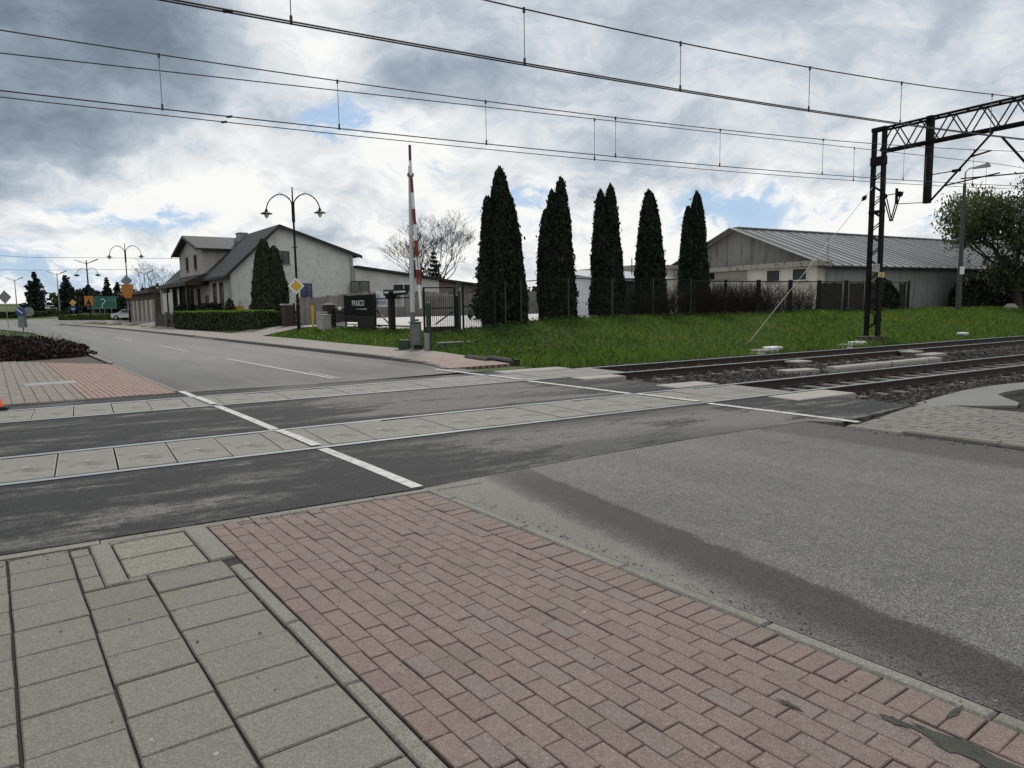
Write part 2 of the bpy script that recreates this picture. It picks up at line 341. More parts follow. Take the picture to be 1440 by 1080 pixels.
# ------------------------------------------------------------------ mesh builder
class MB:
    def __init__(s): s.v = []; s.f = []
    def face(s, pts):
        k = len(s.v); s.v += [tuple(p) for p in pts]; s.f.append(tuple(range(k, k + len(pts)))); return s
    def hexa(s, p):      # 8 points: bottom 4 ccw, top 4 ccw
        k = len(s.v); s.v += [tuple(q) for q in p]
        for f in [(3, 2, 1, 0), (4, 5, 6, 7), (0, 1, 5, 4), (1, 2, 6, 5), (2, 3, 7, 6), (3, 0, 4, 7)]: s.f.append(tuple(k + i for i in f))
        return s
    def box(s, x0, y0, z0, x1, y1, z1):
        return s.hexa([(x0, y0, z0), (x1, y0, z0), (x1, y1, z0), (x0, y1, z0), (x0, y0, z1), (x1, y0, z1), (x1, y1, z1), (x0, y1, z1)])
    def bbox(s, x0, y0, z0, x1, y1, z1, b=0.02):   # box with a chamfered top rim
        k = len(s.v)
        s.v += [(x0, y0, z0), (x1, y0, z0), (x1, y1, z0), (x0, y1, z0), (x0, y0, z1 - b), (x1, y0, z1 - b), (x1, y1, z1 - b), (x0, y1, z1 - b),
                (x0 + b, y0 + b, z1), (x1 - b, y0 + b, z1), (x1 - b, y1 - b, z1), (x0 + b, y1 - b, z1)]
        for f in [(3, 2, 1, 0), (0, 1, 5, 4), (1, 2, 6, 5), (2, 3, 7, 6), (3, 0, 4, 7), (4, 5, 9, 8), (5, 6, 10, 9), (6, 7, 11, 10), (7, 4, 8, 11), (8, 9, 10, 11)]:
            s.f.append(tuple(k + i for i in f))
        return s
    def prism(s, poly, z0, z1):
        n = len(poly); k = len(s.v)
        a = sum(poly[i][0] * poly[(i + 1) % n][1] - poly[(i + 1) % n][0] * poly[i][1] for i in range(n))
        if a < 0: poly = poly[::-1]
        s.v += [(p[0], p[1], z0) for p in poly] + [(p[0], p[1], z1) for p in poly]
        s.f.append(tuple(k + i for i in reversed(range(n)))); s.f.append(tuple(k + n + i for i in range(n)))
        for i in range(n): j = (i + 1) % n; s.f.append((k + i, k + j, k + n + j, k + n + i))
        return s
    def extr(s, prof, a, b, up=(0, 0, 1)):   # profile (w, h) swept from point a to b
        a = Vector(a); b = Vector(b); ax = (b - a).normalized(); sd_ = ax.cross(Vector(up)).normalized(); upv = sd_.cross(ax)
        n = len(prof); k = len(s.v)
        for o in (a, b): s.v += [tuple(o + sd_ * w + upv * h) for w, h in prof]
        s.f.append(tuple(k + i for i in range(n))); s.f.append(tuple(k + n + i for i in reversed(range(n))))
        for i in range(n): j = (i + 1) % n; s.f.append((k + i, k + n + i, k + n + j, k + j))
        return s
    def bar(s, a, b, w, h=None, up=(0, 0, 1)):
        h = h or w; d = (Vector(b) - Vector(a)).normalized()
        if abs(d.dot(Vector(up).normalized())) > 0.98: up = (1, 0, 0)
        return s.extr([(-w / 2, -h / 2), (w / 2, -h / 2), (w / 2, h / 2), (-w / 2, h / 2)], a, b, up)
    def tube(s, pts, r, n=8, cap=True):
        pts = [Vector(p) for p in pts]; R = r if isinstance(r, (list, tuple)) else [r] * len(pts); k = len(s.v)
        prev = None
        for i, p in enumerate(pts):
            d = (pts[min(i + 1, len(pts) - 1)] - pts[max(i - 1, 0)]).normalized()
            ref = prev if prev is not None else (Vector((1, 0, 0)) if abs(d.x) < 0.9 else Vector((0, 1, 0)))
            x = (ref - d * ref.dot(d)).normalized(); prev = x; y = d.cross(x)
            s.v += [tuple(p + (x * cos(2 * pi * j / n) + y * sin(2 * pi * j / n)) * R[i]) for j in range(n)]
        for i in range(len(pts) - 1):
            for j in range(n): j2 = (j + 1) % n; s.f.append((k + i * n + j, k + i * n + j2, k + (i + 1) * n + j2, k + (i + 1) * n + j))
        if cap:
            s.f.append(tuple(k + j for j in reversed(range(n)))); m = k + (len(pts) - 1) * n; s.f.append(tuple(m + j for j in range(n)))
        return s
    def lathe(s, prof, o=(0, 0, 0), n=16):
        return s.tube([(o[0], o[1], o[2] + z) for r_, z in prof], [max(r_, 0.0005) for r_, z in prof], n)
    def disc(s, c, r, t, nrm=(0, -1, 0), n=20):
        c = Vector(c); d = Vector(nrm).normalized(); return s.tube([c, c + d * t], r, n)
    def sphere(s, c, r, n=10, sq=1.0):
        return s.tube([(c[0], c[1], c[2] - r * sq * cos(pi * i / 6)) for i in range(7)], [max(0.001, r * sin(pi * i / 6)) for i in range(7)], n)
    def build(s, name, m, parent=None, smooth=False):
        me = bpy.data.meshes.new(name); me.from_pydata(s.v, [], s.f)
        if smooth: me.shade_smooth()
        me.materials.append(m); o = bpy.data.objects.new(name, me); COL.objects.link(o)
        if parent is not None: o.parent = parent
        return o
def np_mesh(name, V, F, m, parent=None):
    """V (N,3), F (M,k) arrays -> one mesh object"""
    me = bpy.data.meshes.new(name); k = F.shape[1]
    me.vertices.add(len(V)); me.vertices.foreach_set('co', V.astype(np.float32).ravel())
    me.loops.add(F.size); me.loops.foreach_set('vertex_index', F.astype(np.int32).ravel())
    me.polygons.add(len(F)); me.polygons.foreach_set('loop_start', np.arange(0, F.size, k, dtype=np.int32))
    me.update(calc_edges=True); me.validate()
    me.materials.append(m); o = bpy.data.objects.new(name, me); COL.objects.link(o)
    if parent is not None: o.parent = parent
    return o
def thing(name, label, cat, loc=(0, 0, 0), rz=0.0, group=None):
    o = bpy.data.objects.new(name, None); COL.objects.link(o); o.empty_display_size = 0.2
    o.location = loc; o.rotation_euler = (0, 0, rz); o['label'] = label; o['category'] = cat
    if group: o['group'] = group
    return o
def tag(o, label, cat, group=None, kind=None):
    o['label'] = label; o['category'] = cat
    if group: o['group'] = group
    if kind: o['kind'] = kind
    return o
def struct(o): o['kind'] = 'structure'; return o
def copy_tree(o, parent=None):
    c = o.copy(); COL.objects.link(c)
    if parent is not None: c.parent = parent
    for ch in o.children: copy_tree(ch, c)
    return c
def text_mesh(name, s, size, loc, rot, m, parent, ext=0.004, align='CENTER'):
    cu = bpy.data.curves.new(name, 'FONT'); cu.body = s; cu.size = size; cu.extrude = ext; cu.align_x = align; cu.align_y = 'CENTER'
    tmp = bpy.data.objects.new('tmp', cu); COL.objects.link(tmp); bpy.context.view_layer.update()
    me = bpy.data.meshes.new_from_object(tmp.evaluated_get(bpy.context.evaluated_depsgraph_get())); me.name = name
    bpy.data.objects.remove(tmp); me.materials.clear(); me.materials.append(m)
    o = bpy.data.objects.new(name, me); COL.objects.link(o); o.location = loc; o.rotation_euler = rot; o.parent = parent
    return o

# common materials
M_black = simple('black painted steel', (0.010, 0.010, 0.011), 0.6, 0.3, spec=.15)
M_dark = simple('dark weathered steel', (0.016, 0.015, 0.015), 0.7, 0.4, spec=.15, dirt=((0.05, 0.028, 0.018), 3.0, 0.58))
M_green = simple('dark green fence paint', (0.012, 0.035, 0.026), 0.5, 0.3)
M_galv = simple('galvanised grey steel', (0.22, 0.23, 0.24), 0.5, 0.25, metal=0.3)
M_conc = simple('grey concrete', (0.24, 0.235, 0.22), 0.9, 0.3, dirt=((0.11, 0.10, 0.085), 2.0, 0.56))
M_concd = simple('dark concrete', (0.11, 0.105, 0.10), 0.9, 0.35)
M_concl = simple('pale concrete', (0.27, 0.26, 0.235), 0.9, 0.25, dirt=((0.16, 0.15, 0.125), 2.5, 0.58))
M_white = simple('white paint', (0.62, 0.63, 0.64), 0.5, 0.12, dirt=((0.35, 0.34, 0.32), 2.0, 0.6))
M_red = simple('red paint', (0.17, 0.014, 0.016), 0.5, 0.2)
M_yellow = simple('yellow paint', (0.50, 0.34, 0.025), 0.5, 0.2)
M_orange = simple('orange board', (0.36, 0.14, 0.02), 0.6, 0.15)
M_blue = simple('blue sign sheet', (0.015, 0.045, 0.20), 0.4, 0.1)
M_signgreen = simple('green sign sheet', (0.008, 0.085, 0.062), 0.4, 0.1)
M_signback = simple('bare aluminium sign back', (0.17, 0.18, 0.20), 0.5, 0.2)
M_frame = simple('white window frame', (0.6, 0.6, 0.6), 0.5, 0.1)
M_bark = simple('dark bark', (0.035, 0.028, 0.022), 0.9, 0.4, scale=8)
M_glass = glass()

# ================================================================== SETTING
# ---- ground: one sheet out to the horizon
def axis_coords(lo, hi, fine, far):
    a = list(np.arange(lo, hi + 1e-6, fine)); x = hi; st = fine
    while x < far: st *= 1.25; x += st; a.append(x)
    x = lo; st = fine; pre = []
    while x > -far: st *= 1.25; x -= st; pre.append(x)
    return np.array(pre[::-1] + a)
xs = axis_coords(-30, 45, 0.5, 3000); ys = axis_coords(-6, 55, 0.45, 3000)
gx, gy = np.meshgrid(xs, ys); gzv = ground_z(gx, gy)
nx_, ny_ = len(xs), len(ys)
ii = (np.arange(ny_ - 1)[:, None] * nx_ + np.arange(nx_ - 1)[None, :]).ravel()
go = np_mesh('ground', np.stack([gx, gy, gzv], -1).reshape(-1, 3), np.stack([ii, ii + 1, ii + 1 + nx_, ii + nx_], -1), mat_ground())
go.data.shade_smooth(); struct(go)

M_asph = mat_asphalt_old(); M_cross = mat_asphalt_crossing(); M_line = mat_line()
def slab(name, poly, z1, z0, m): return struct(MB().prism([p[:2] for p in poly], z0, z1).build(name, m))
# road on this side
slab('road', [U(-30, 3.05), U(5.55, 3.05), T(3.6, 5.82), T(5.0, 5.93), T(6.4, 6.0), T(8.15, 5.98), U(4.85, 8.62), U(-30, 8.62)], 0.0, -0.25, M_asph)
# crossing slabs: south of the near track, between the tracks, beyond the far track
slab('crossing_asphalt', [T(-7, 5.66), T(2.55, 5.70), T(3.0, 5.76), T(3.6, 5.83), T(5.0, 5.94), T(6.4, 6.01), T(8.2, 5.99), U(4.9, 8.9), U(5.02, 11.15), T(10.62, 7.35), T(10.1, 7.98), T(-7, 7.98)], 0.004, -0.25, M_cross)
slab('crossing_asphalt', [T(-7, 9.645), T(10.3, 9.645), T(9.75, 10.6), T(9.6, 12.63), T(-7, 12.63)], 0.004, -0.25, M_cross)
slab('crossing_asphalt', [T(-7, 14.31), T(9.3, 14.31), T(9.75, 14.95), U(13.9, 11.3), U(14.2, 9.3), U(15.0, 2.9), T(-7, 15.05)], 0.004, -0.25, M_cross)
# road beyond, following its slow bend to the roundabout
mb = MB(); us = list(np.arange(14.6, 122, 2.4))
for a, b_ in zip(us[:-1], us[1:]):
    lo = lambda u: 2.93 - (0.07 * max(0, u - 70)) ; hi = lambda u: 9.66
    p = [U(a, lo(a) + bend(a)), U(a, hi(a) + bend(a)), U(b_, hi(b_) + bend(b_)), U(b_, lo(b_) + bend(b_))]
    mb.face([(q[0], q[1], 0.0 if True else 0) for q in [p[0], p[1], p[2], p[3]]])
o = mb.build('road', M_asph); struct(o)
c0 = U(135, 0.0)
mb = MB(); ring = [(c0[0] + 26 * cos(2 * pi * i / 48), c0[1] + 26 * sin(2 * pi * i / 48)) for i in range(48)]
mb.face([(x, y, max(gz((x, y)), -0.06) + 0.07) for x, y in ring]); struct(mb.build('roundabout', M_asph))

# painted lines
def strip(name, pts, w, z=0.009, nrm=qv):
    mb = MB()
    for a, b_ in zip(pts[:-1], pts[1:]):
        mb.face([(a[0] - nrm[0] * w / 2, a[1] - nrm[1] * w / 2, z), (a[0] + nrm[0] * w / 2, a[1] + nrm[1] * w / 2, z),
                 (b_[0] + nrm[0] * w / 2, b_[1] + nrm[1] * w / 2, z), (b_[0] - nrm[0] * w / 2, b_[1] - nrm[1] * w / 2, z)])
    return struct(mb.build(name, M_line))
for v0, u0, u1, zl in [(2.95, 5.50, 7.74, .009), (2.95, 7.92, 9.24, .022), (2.95, 9.43, 12.40, .009), (2.95, 12.6, 13.93, .022), (2.95, 14.1, 15.2, .009),
                   (9.07, 4.75, 7.17, .009), (9.07, 7.37, 8.70, .022), (9.07, 8.88, 11.85, .009), (9.08, 12.05, 13.39, .022), (9.10, 13.56, 15.8, .009)]:
    strip('road_line', [U(u0, v0), U((u0 + u1) / 2, v0 + 0.01), U(u1, v0)], 0.12, zl)
strip('road_line', [U(15.4, 6.2), U(24.3, 6.16)], 0.085)
strip('road_line', [U(15.3, 6.36), U(17.3, 6.36)], 0.05)
strip('road_line', [U(30, 6.2), U(36, 6.2)], 0.08); strip('road_line', [U(44, 6.2), U(50, 6.2)], 0.08)

# ---- near pavement: individual slabs and setts on a dark bed
M_pink = mat_brick('pink paving setts', [(0.150, 0.110, 0.098), (0.168, 0.122, 0.108), (0.160, 0.121, 0.107), (0.174, 0.125, 0.110), (0.155, 0.127, 0.113)])
M_flag = mat_brick('grey paving flags', [(0.138, 0.134, 0.114), (0.155, 0.149, 0.127), (0.146, 0.140, 0.122), (0.162, 0.154, 0.130)], moss=(0.15, 0.14, 0.10), grain=190, blotch=0.3)
M_kerb = mat_brick('kerb concrete', [(0.150, 0.147, 0.126), (0.175, 0.168, 0.143)], moss=(0.12, 0.12, 0.085), grain=140)
M_cover = mat_brick('coarse pale concrete', [(0.165, 0.160, 0.130), (0.185, 0.178, 0.145)], moss=(0.14, 0.137, 0.095), grain=80)
M_bed = simple('dark joint sand', (0.024, 0.022, 0.016), 0.95, 0.5, fine=60)
slab('pavement_bed', [U(-12, -8), U(-12, 3.05), U(5.42, 3.05), T(-7, 5.655)], -0.016, -0.2, M_bed)
def paver(mb, cu, cv, lu, lv, z=0.0, b=0.006, jit=1.0):
    """one paver centred at (u, v), sizes along u and v, with worn chamfered rim and a slight tilt"""
    a = random.gauss(0, 0.008) * jit; dz = random.gauss(0, 0.0016) * jit; tu = random.gauss(0, 0.005) * jit; tw = random.gauss(0, 0.006) * jit
    cu += random.gauss(0, 0.0012) * jit; cv += random.gauss(0, 0.0012) * jit
    k = len(mb.v)
    for (h, ins) in ((-0.05, 0.0), (-b, 0.0), (0.0, b)):
        for su, sv in ((-1, -1), (1, -1), (1, 1), (-1, 1)):
            x = su * (lu / 2 - ins); y = sv * (lv / 2 - ins)
            mb.v.append(U(cu + x * cos(a) - y * sin(a), cv + x * sin(a) + y * cos(a), z + h + dz + tu * x + tw * y))
    for r_ in (0, 4):
        for i in range(4): j = (i + 1) % 4; mb.f.append((k + r_ + j, k + r_ + i, k + r_ + 4 + i, k + r_ + 4 + j))
    mb.f.append((k + 11, k + 10, k + 9, k + 8))
def edge_u(v):            # where the crossing asphalt cuts the pavement, as u for a given v
    return (5.66 - v * float(qv @ nv)) / float(rv @ nv) - 0.0
mb = MB()
rowsN = 15; v0, v1 = 1.185, 2.745; pw = (v1 - v0) / rowsN
for i in range(rowsN):
    cv = v0 + (i + 0.5) * pw; top = edge_u(cv) - 0.045; u = -4.0 + (0.1 if i % 2 else 0.0) + random.uniform(-.012, .012)
    while u < top:
        ln = min(0.2, top - u)
        if ln > 0.03: paver(mb, u + ln / 2, cv, ln - 0.0035, pw - 0.0035, b=0.004)
        u += 0.2
u = -4.0
while u < edge_u(2.85) - 0.05:      # soldier course along the kerb
    paver(mb, u + 0.05, 2.852, 0.095, 0.200, b=0.004, jit=1.6)
    u += 0.1
struct(mb.build('brick_pavement', M_pink))
mb = MB(); u = -4.0
while u < 5.45: ln = min(1.0, 5.45 - u); paver(mb, u + ln / 2, 3.007, ln - 0.006, 0.086, z=0.004, b=0.012, jit=0.4); u += 1.0
struct(mb.build('kerb', M_kerb))
mb = MB(); u = -4.0                 # edging strip between flags and setts
while u < 4.55: ln = min(0.75, 4.55 - u); paver(mb, u + ln / 2, 1.135, ln - 0.006, 0.075, z=0.002, b=0.008, jit=0.5); u += 0.75
x = -7.0
mbk = MB()
while x < 2.3:                       # thin concrete edging against the asphalt
    p = T(x + 0.5, 5.605); pu, pv_ = UV2(x + 0.5, 5.605)
    q4 = [T(x + 0.004, 5.565, 0.0), T(x + 0.996, 5.565, 0.0), T(x + 0.996, 5.655, 0.0), T(x + 0.004, 5.655, 0.0)]
    mbk.prism([c[:2] for c in q4], -0.05, 0.003 + random.uniform(0, 0.003)); x += 1.0
mbk.v += []; struct(mbk.build('kerb', M_kerb)); struct(mb.build('kerb', M_kerb))
mb = MB()
cols = [(-2.10, -1.765), (-1.755, -1.42), (-1.41, -1.075), (-1.065, -0.73), (-0.72, -0.385), (-0.375, -0.037), (-0.027, 0.305), (0.313, 0.646), (0.655, 1.085)]
for ci, (a, b_) in enumerate(cols):
    u = -3.0 + ci * 0.045; lim = edge_u((a + b_) / 2) - 0.115
    if ci == 7: lim = 4.64
    if ci == 8: lim = 4.70
    while u < lim:
        ln = min(random.choice([0.315, 0.325, 0.33, 0.30]), lim - u)
        if ci == 8 and 1.0 < u < 1.4: ln = min(0.36, lim - u)
        if ln > 0.04: paver(mb, u + ln / 2, (a + b_) / 2, ln - 0.008, b_ - a - 0.004, b=0.006)
        u += ln
struct(mb.build('flag_pavement', M_flag))
mb = MB()
for u in (4.65, 4.885, 5.12): paver(mb, u + 0.115, 0.367, 0.225, 0.104)
paver(mb, 5.44, 0.367, 0.15, 0.104); paver(mb, 4.685, 0.60, 0.075, 0.10); paver(mb, 5.515, 0.80, 0.05, 0.5)
struct(mb.build('flag_pavement', M_flag))
mb = MB()
for (u_, v_, a_, b_) in [(.93, 2.68, .23, .05), (.60, 2.73, .12, .045), (1.22, 2.66, .05, .02), (.72, 2.80, .03, .10), (1.52, 2.448, .05, .012), (1.10, 2.9, .012, .06)]:
    mb.face([U(u_ + a_ * (1 + .22 * sin(3 * k + 9 * u_) + .2 * cos(7 * k + u_) + .12 * sin(13 * k)) * cos(k * pi / 16), v_ + b_ * (1 + .25 * cos(5 * k + v_) + .2 * sin(9 * k + u_)) * sin(k * pi / 16), .0035 + .0015 * sin(4 * k)) for k in range(32)])
struct(mb.build('pavement_repair', simple('crumbled asphalt fill', (.050, .051, .042), .95, .7, scale=14, fine=150, bmp=.8)))
cv = thing('chamber_cover', 'square pale concrete chamber lid with two slabs and cracked side strips', 'chamber cover', U(5.1, 0.8, 0.0), RU)
mb = MB(); mb.bbox(-0.24, 0.01, -0.05, 0.215, 0.37, 0.004, 0.008); mb.build('slab', M_cover, cv)
mb = MB(); mb.bbox(-0.24, -0.38, -0.05, 0.215, 0.0, 0.001, 0.008); mb.build('slab', M_cover, cv)
mb = MB(); mb.bbox(-0.372, -0.445, -0.05, -0.25, 0.44, 0.006, 0.01); mb.build('side_strip', M_kerb, cv)
mb = MB(); mb.bbox(0.225, -0.39, -0.05, 0.375, 0.44, 0.008, 0.01); mb.build('side_strip', M_kerb, cv)
tag(cv, 'square pale concrete chamber lid with two slabs and cracked side strips', 'chamber cover')

# ---- far left pavement (pink and grey setts)
def sett_field(name, poly_fn, u0, u1, v0, v1, lu, lv, m, z=0.0, gap=0.008, alt=True):
    mb = MB(); i = 0; v = v0
    while v < v1 - 0.01:
        w = min(lv, v1 - v); u = u0 - (lu / 2 if (alt and i % 2) else 0)
        while u < u1:
            a = max(u, poly_fn(v, 0)); b_ = min(u + lu, poly_fn(v, 1))
            if b_ - a > 0.03: paver(mb, (a + b_) / 2, v + w / 2, b_ - a - gap, w - gap, z=z, b=0.006, jit=0.8)
            u += lu
        v += lv; i += 1
    return struct(mb.build(name, m))
def lp(v, k):
    if k == 0: return (15.02 - v * float(qv @ nv)) / float(rv @ nv) + 0.28
    return 24.75 + max(0, (2.95 - v)) * 1.62 if v > 0 else 29.55
M_greyp = mat_brick('grey brown paving setts', [(0.165, 0.145, 0.125), (0.19, 0.165, 0.145), (0.175, 0.145, 0.125)], grain=60)
M_pinkf = mat_brick('faded pink setts', [(0.21, 0.145, 0.125), (0.25, 0.17, 0.145), (0.225, 0.165, 0.14)], grain=60)
slab('pavement_bed', [U(15.1, 2.95), U(24.9, 2.95), U(29.4, 0.1), U(29.5, -10), T(-9, 15.06)], -0.016, -0.2, M_bed)
sett_field('brick_pavement', lp, 14.6, 30, 1.35, 2.86, 0.2, 0.1, M_pinkf)
sett_field('brick_pavement', lp, 14.3, 30, -6.0, 1.34, 0.2, 0.2, M_greyp, alt=True)
mb = MB(); u = 15.4
while u < 24.6: paver(mb, u + 0.5, 2.905, 0.99, 0.085, z=0.002, jit=0.3); u += 1.0
u = 24.7
while u < 34: paver(mb, u + 0.5, 2.9, 0.99, 0.10, z=0.05, jit=0.3); u += 1.0
struct(mb.build('kerb', M_kerb))
o = MB().bbox(-0.5, -0.35, -0.04, 0.5, 0.35, 0.004, 0.01).build('cover_slab', M_conc); o.location = U(19.2, 1.0, 0.002); o.rotation_euler = (0, 0, RU)
tag(o, 'pale rectangular concrete slab set into the far pink pavement', 'cover slab')

# ---- far pavement with kerb on the right of the road
def draped(name, fn_v0, fn_v1, us, m, dz, nv_=3):
    mb = MB()
    for a, b_ in zip(us[:-1], us[1:]):
        for k in range(nv_):
            q = []
            for uu, kk in ((a, k), (a, k + 1), (b_, k + 1), (b_, k)):
                v = fn_v0(uu) + (fn_v1(uu) - fn_v0(uu)) * kk / nv_; p = U(uu, v); q.append((p[0], p[1], max(gz(p), -0.06) + dz))
            mb.face(q)
    return struct(mb.build(name, m))
M_walk = simple('grey concrete paving', (0.215, 0.20, 0.18), 0.88, 0.25, scale=0.9, dirt=((0.13, 0.11, 0.095), 1.2, 0.56))
def mat_walk():
    m, g, b = new_mat('sidewalk setts'); pos, u, v, s, d = world_uv(g)
    br = g.node('ShaderNodeTexBrick'); g.set(br.inputs['Vector'], g.comb(u, v, 0.0)); br.inputs['Scale'].default_value = 1.0
    br.inputs['Brick Width'].default_value = 0.2; br.inputs['Row Height'].default_value = 0.1; br.inputs['Mortar Size'].default_value = 0.006
    br.inputs['Color1'].default_value = (0.19, 0.165, 0.145, 1); br.inputs['Color2'].default_value = (0.235, 0.205, 0.18, 1); br.inputs['Mortar'].default_value = (0.07, 0.065, 0.055, 1)
    pk = g.mul(g.ss(u, 21.0, 17.0), 0.75); c = g.mix(pk, br.outputs[0], g.v('MULTIPLY', br.outputs[0], (1.0, 0.78, 0.72)))
    n = g.noise(pos, 0.9, 6, 0.65); c = g.v('SCALE', c, scale=g.add(0.65, g.mul(n, 0.7)))
    g.set(b.inputs['Base Color'], c); b.inputs['Roughness'].default_value = 0.85
    return m
M_walkb = mat_walk()
usw = list(np.arange(15.6, 118, 1.6))
w_in = lambda u: 9.86 + bend(u) - 0.55 * float(sm(np.array((17.5 - u) / 2.5)))
w_out = lambda u: (11.25 + 0.85 * float(sm(np.array((u - 14) / 8)))) + bend(u) + 0.35 * float(sm(np.array((u - 28) / 8)))
mb = MB()
for a, b_ in zip(usw[:-1], usw[1:]):
    pa = [U(a, w_in(a)), U(a, w_out(a)), U(b_, w_out(b_)), U(b_, w_in(b_))]
    h = 0.02 + 0.075 * float(sm(np.array((a - 15.5) / 5))); h2 = 0.02 + 0.075 * float(sm(np.array((b_ - 15.5) / 5)))
    mb.hexa([(*pa[0][:2], -0.15), (*pa[1][:2], -0.15), (*pa[2][:2], -0.15), (*pa[3][:2], -0.15), (*pa[0][:2], h), (*pa[1][:2], h), (*pa[2][:2], h2), (*pa[3][:2], h2)])
struct(mb.build('sidewalk', M_walkb))
mb = MB(); us2 = list(np.arange(15.6, 118, 1.0))
for a, b_ in zip(us2[:-1], us2[1:]):
    h = 0.025 + 0.08 * float(sm(np.array((a - 15.5) / 5)))
    if 40.5 < a < 45: h = 0.045
    pa = [U(a + 0.004, w_in(a) - 0.17), U(a + 0.004, w_in(a) - 0.003), U(b_ - 0.004, w_in(b_) - 0.003), U(b_ - 0.004, w_in(b_) - 0.17)]
    mb.hexa([(*p[:2], -0.2) for p in pa] + [(*pa[0][:2], h), (*pa[1][:2], h + 0.004), (*pa[2][:2], h + 0.004), (*pa[3][:2], h)])
struct(mb.build('kerb', M_concd))
draped('sidewalk', lambda u: w_out(u) + 0.01, lambda u: 16.2, list(np.arange(42.4, 49.0, 0.6)), M_walkb, 0.075, 5)          # yard entrance
draped('sidewalk', lambda u: w_out(u) + 0.01, lambda u: 15.6 + bend(u), list(np.arange(64, 112, 2.0)), M_walk, 0.07, 4)
# yard paving
M_yard = simple('pale yard paving', (0.44, 0.43, 0.41), 0.9, 0.15, scale=0.7)
mb = MB()
sg = list(np.arange(8, 46, 1.5)); dg = list(np.arange(28.9, 52, 1.5))
for a in sg:
    for d_ in dg:
        c = UV2(a + .75, d_ + .75)
        if c[1] < 17.0 or c[0] > 48.2: continue
        mb.face([(*T(s_, dd)[:2], gz(T(s_, dd)) + 0.03) for s_, dd in ((a, d_), (a + 1.5, d_), (a + 1.5, d_ + 1.5), (a, d_ + 1.5))])
struct(mb.build('yard_paving', M_yard))

# ---- right pavement with herringbone blocks and kerb
M_rwalk = mat_brick('grey herringbone blocks', [(0.130, 0.127, 0.115), (0.155, 0.150, 0.135), (0.143, 0.137, 0.122)], grain=120)
slab('pavement_bed', [U(4.72, 8.9), U(5.0, 11.1), U(3.4, 11.8), U(-6, 11.8), U(-6, 8.64)], -0.006, -0.2, M_bed)
mb = MB()
for i in range(13):
    v = 8.83 + i * 0.2; u = -5.0 + (0.1 if i % 2 else 0)
    top = 4.66 + 0.14 * (v - 8.8) if v < 11.1 else 4.95 - 1.6 * (v - 11.1)
    while u < top:
        ln = min(0.3, top - u)
        if ln > 0.05: paver(mb, u + ln / 2, v + 0.1, ln - 0.008, 0.19, z=0.012, b=0.009)
        u += 0.3
struct(mb.build('block_pavement', M_rwalk))
mb = MB(); u = -6.0
while u < 4.7: ln = min(1.0, 4.7 - u); paver(mb, u + ln / 2, 8.72, ln - 0.008, 0.15, z=0.05 if u < 3.6 else 0.02, b=0.02, jit=0.4); u += 1.0
struct(mb.build('kerb', M_kerb))

# ================================================================== RAILWAY
M_rail = simple('rusty rail side', (0.028, 0.020, 0.016), 0.7, 0.4)
M_railtop = simple('polished rail head', (0.42, 0.43, 0.45), 0.28, 0.1, metal=0.7, bmp=0.0)
M_sleeper = simple('weathered concrete sleeper', (0.11, 0.105, 0.098), 0.9, 0.4, dirt=((0.06, 0.05, 0.042), 3.0, 0.52))
M_panel = simple('worn crossing panel concrete', (0.180, 0.175, 0.157), 0.85, 0.3, scale=1.5, dirt=((0.105, 0.10, 0.088), 2.2, 0.50), fine=70)
M_rubber = simple('black rubber strip', (0.012, 0.012, 0.012), 0.7, 0.2)
M_stud = simple('pale lifting stud', (0.27, 0.27, 0.25), 0.7, 0.1)
RAILS = [[8.06, 9.56], [12.72, 14.22]]
for ti, (da, db) in enumerate(RAILS):
    tr = thing('railway_track', ['near railway track with bright rail heads on dark concrete sleepers', 'far railway track with bright rail heads beside the grass bank'][ti], 'railway track', T(0, (da + db) / 2, 0), RT)
    for sgn in (-1, 1):
        y = sgn * (db - da) / 2
        prof = [(-0.07, -0.165), (0.07, -0.165), (0.07, -0.15), (0.012, -0.125), (0.012, -0.045), (0.034, -0.035), (0.034, -0.004), (-0.034, -0.004), (-0.034, -0.035), (-0.012, -0.045), (-0.012, -0.125), (-0.07, -0.15)]
        rl = MB().extr(prof, (-40, y, 0.008), (160, y, 0.008)).build('rail', M_rail, tr)
        MB().extr([(-0.033, -0.003), (0.033, -0.003), (0.028, 0.004), (-0.028, 0.004)], (-40, y, 0.008), (160, y, 0.008)).build('rail_head', M_railtop, rl)
    sl = None
    xs_ = [10.9 + 0.6 * i for i in range(84)] + [-9.2 - 0.6 * i for i in range(12)]
    for x in xs_:
        if sl is None:
            mb = MB(); mb.hexa([(-.14, -1.25, -.3), (.14, -1.25, -.3), (.14, 1.25, -.3), (-.14, 1.25, -.3), (-.11, -1.22, -.158), (.11, -1.22, -.158), (.11, 1.22, -.158), (-.11, 1.22, -.158)])
            for sgn in (-1, 1):
                for e in (-1, 1): mb.box(-.05, sgn * .75 + e * .11 - .035, -.158, .05, sgn * .75 + e * .11 + .035, -.115)
            sl = mb.build('sleeper', M_sleeper, tr); sl.location = (x, 0, 0)
        else:
            c = sl.copy(); COL.objects.link(c); c.parent = tr; c.location = (x, random.gauss(0, .015), random.gauss(0, .006))
    # black flange-way strips either side of each rail inside the crossing
    mb = MB()
    for sgn in (-1, 1):
        y = sgn * (db - da) / 2
        mb.box(-6.9, y - 0.083, -.2, 10.5, y - 0.036, -0.02); mb.box(-6.9, y + 0.036, -.2, 10.5, y + 0.083, -0.02)
    mb.build('rubber_strip', M_rubber, tr)
pan = None
